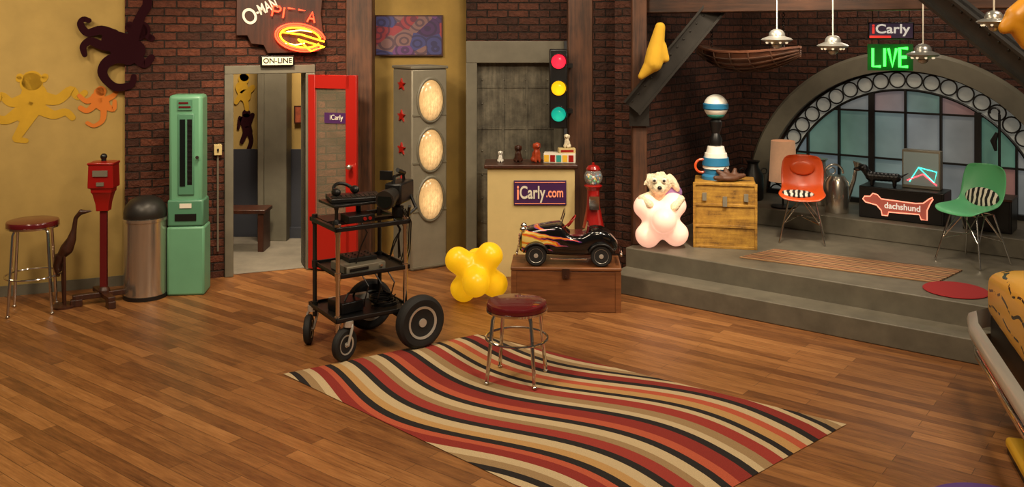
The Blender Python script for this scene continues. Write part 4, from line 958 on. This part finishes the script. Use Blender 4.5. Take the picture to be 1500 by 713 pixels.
ob(G().bb((-.12,-.07,0),(.1,.12,.03)),'case','blackm',t,bev=.003); g=G().bb((-.11,-.06,.029),(.09,.11,.032))
for i in range(4):
    for j in range(3): g.cyl((-.09+i*.05,-.04+j*.05,.03),(-.09+i*.05,-.04+j*.05,.04),.006,n=8)
ob(g,'control_panel','steel',t)
t=eq('battery_pack',-.12,-.02,.283,10,'black battery pack on the lowest cart shelf','battery'); ob(G().bb((-.1,-.1,0),(.08,.1,.08)),'case','black',t,bev=.008); ob(G().tube([(-.05,-.05,.08),(-.02,-.05,.13),(.05,-.03,.13),(.07,.02,.08)],.008,6),'handle','blackm',t)
t=eq('cable_coil',.14,-.09,.283,0,'coiled black cable on the lowest cart shelf','cable'); pts=[]
for i in range(120):
    a=i*2*pi/20; r=.085+.02*math.sin(i*.37); pts.append((r*math.cos(a),r*math.sin(a),.008+i*.0006))
ob(G().tube(pts,.006,5),'coil','black',t)
t=eq('power_strip',-.02,.18,.283,0,'white power strip on the lowest cart shelf','power strip'); ob(G().bb((-.15,-.03,0),(.15,.03,.04)),'case','white',t,bev=.004)
ob(G().cyl((-.02,0,.93),(-.02,0,1.05),.02).bb((-.27,-.15,1.05),(.2,.15,1.068)),'upper_tray','black',ct,bev=.003)
t=eq('keyboard_controller',-.04,.0,1.07,-12,'flat black keyboard controller on the raised cart tray','keyboard')
ob(G().bb((-.2,-.12,0),(.18,.13,.03)),'case','black',t,bev=.006); g=G().bb((-.185,-.105,.028),(.165,.02,.032))
for i in range(10):
    for j in range(3): g.bb((-.18+i*.034,-.1+j*.04,.03),(-.155+i*.034,-.07+j*.04,.038))
ob(g,'keys','steel',t)
t=eq('headphones',-.1,.05,1.135,15,'black headphones lying on the keyboard controller','headphones')
ob(G().ring((0,.02,0),.085,.013,'y',24,8,a0=-.1,a1=pi+.1,T=Matrix.Rotation(rad(-50),4,'X')),'band','black',t)
for sd in(-1,1): ob(G().ball((sd*.085,0,-.005),(.028,.045,.03)),'ear_cup','blackm',t)
t=eq('video_camera',.25,-.1,.935,-48,'black video camera with lens and handle on cart corner','camera')
ob(G().cyl((0,0,0),(0,0,.07),.045).cyl((0,0,.05),(0,0,.12),.02),'mount','blackm',t)
ob(G().bb((-.065,-.1,.1),(.065,.16,.25)),'body','black',t,bev=.012); ob(G().cyl((0,-.1,.17),(0,-.2,.16),.055,.06,24).cyl((0,-.2,.16),(0,-.25,.155),.07,.07,24),'lens','steel',t)
ob(G().cyl((0,-.251,.155),(0,-.253,.155),.055,n=24),'lens_glass','mirror',t); ob(G().tube([(0,-.08,.24),(0,-.07,.3),(0,.1,.3),(0,.12,.24)],.012,8),'handle','black',t)
ob(G().box((-.1,.02,.29),(.1,.02,.07)),'monitor','black',t,bev=.003); ob(G().cyl((.03,.05,.31),(.03,-.08,.35),.016),'microphone','blackm',t)
ob(G().tube([(.06,.1,.14),(.12,.06,.05),(.1,-.05,.02),(.14,-.12,.1)],.012,8),'grip_arm','blackm',t)
t=eq('control_joystick',-.24,-.12,.935,0,'small black control handle at cart corner','controller'); ob(G().lathe([(0,0),(.03,0),(.025,.02),(.012,.03),(.012,.09),(.02,.12),(0,.13)]),'grip','black',t)
t=eq('circuit_box',-.07,-.1,.935,0,'black equipment box with coloured connectors','electronics'); ob(G().bb((-.1,-.08,0),(.1,.08,.05)),'case','blackm',t,bev=.004)
for x in(.06,.02): ob(G().cyl((x,-.08,.025),(x,-.09,.025),.012),'connector','red',t)
def cab(pts): ob(G().tube(pts,.005,5),'cable','black',ct)
for i in range(5):
    x=random.uniform(-.1,.2); y=random.uniform(-.2,-.1); x2=x+random.uniform(-.1,.1)
    cab([(x,y,.93),(x+.03,y-.03,.86),((x+x2)/2,y-.02,.75+random.uniform(-.08,.05)),(x2,y+.02,.64)])
for i in range(4):
    y=-.2+i*.03; cab([(.26,y,1.0),(.31,y,.9),(.3,y,.7),(.27,y,.6)])
for i in range(3):
    x=-.1+i*.1; cab([(x,-.22,.59),(x+.04,-.27,.5),(x+.02,-.25,.4),(x+.08,-.1,.31)])
# ---------------------------------------------------------------- lights
def area(loc,tgt,size,pw,col=(1,.8,.56),spread=None):
    l=bpy.data.lights.new('studio_light','AREA'); l.size=size; l.energy=pw; l.color=col
    if spread: l.spread=rad(spread)
    o=bpy.data.objects.new('studio_light',l); COL.objects.link(o); o.location=loc
    o.rotation_euler=(Vector(tgt)-Vector(loc)).to_track_quat('-Z','Y').to_euler(); return o
area((-3.2,3.0,4.6),(-2.8,8.0,.5),.7,112)
area((2.0,2.5,4.6),(1.2,8.,.3),.7,118)
area((-1.6,5.2,4.8),(-1.6,5.6,0),.9,82)
area((1.2,6.6,4.6),(.6,6.4,0),.8,38)
area((3.6,5.2,4.2),(3.2,9,.8),.7,68,(1,.86,.7))
area((-2.4,9.4,3.15),(-2.55,9.95,0),.5,75,(1,.82,.6))
area((4.0,9.3,3.1),(3.0,8.6,.4),.6,22,(1,.85,.7))
area((0,7.5,3.6),(-.2,9.4,1.2),.5,26,(1,.84,.64))
area((-4.6,5.6,3.9),(-4.3,7.9,1.9),.4,9,(1,.83,.6),70)
area((2.0,6.6,3.7),(2.0,8.3,.5),.35,24,(1,.85,.66),70)
area((-1.9,6.8,3.6),(-1.9,8.9,1.2),.35,20,(1,.83,.6),70)
w=bpy.data.worlds.new('w'); sc.world=w; w.use_nodes=True; w.node_tree.nodes['Background'].inputs[0].default_value=(1,.82,.64,1); w.node_tree.nodes['Background'].inputs[1].default_value=.055
cam=bpy.data.cameras.new('cam'); co=bpy.data.objects.new('camera',cam); COL.objects.link(co)
cam.sensor_width=36; cam.lens=F*36/1500; co.location=(0,0,H); co.rotation_euler=(pi/2,0,0); cam.shift_y=-311.5/1500; cam.clip_start=.05
sc.camera=co
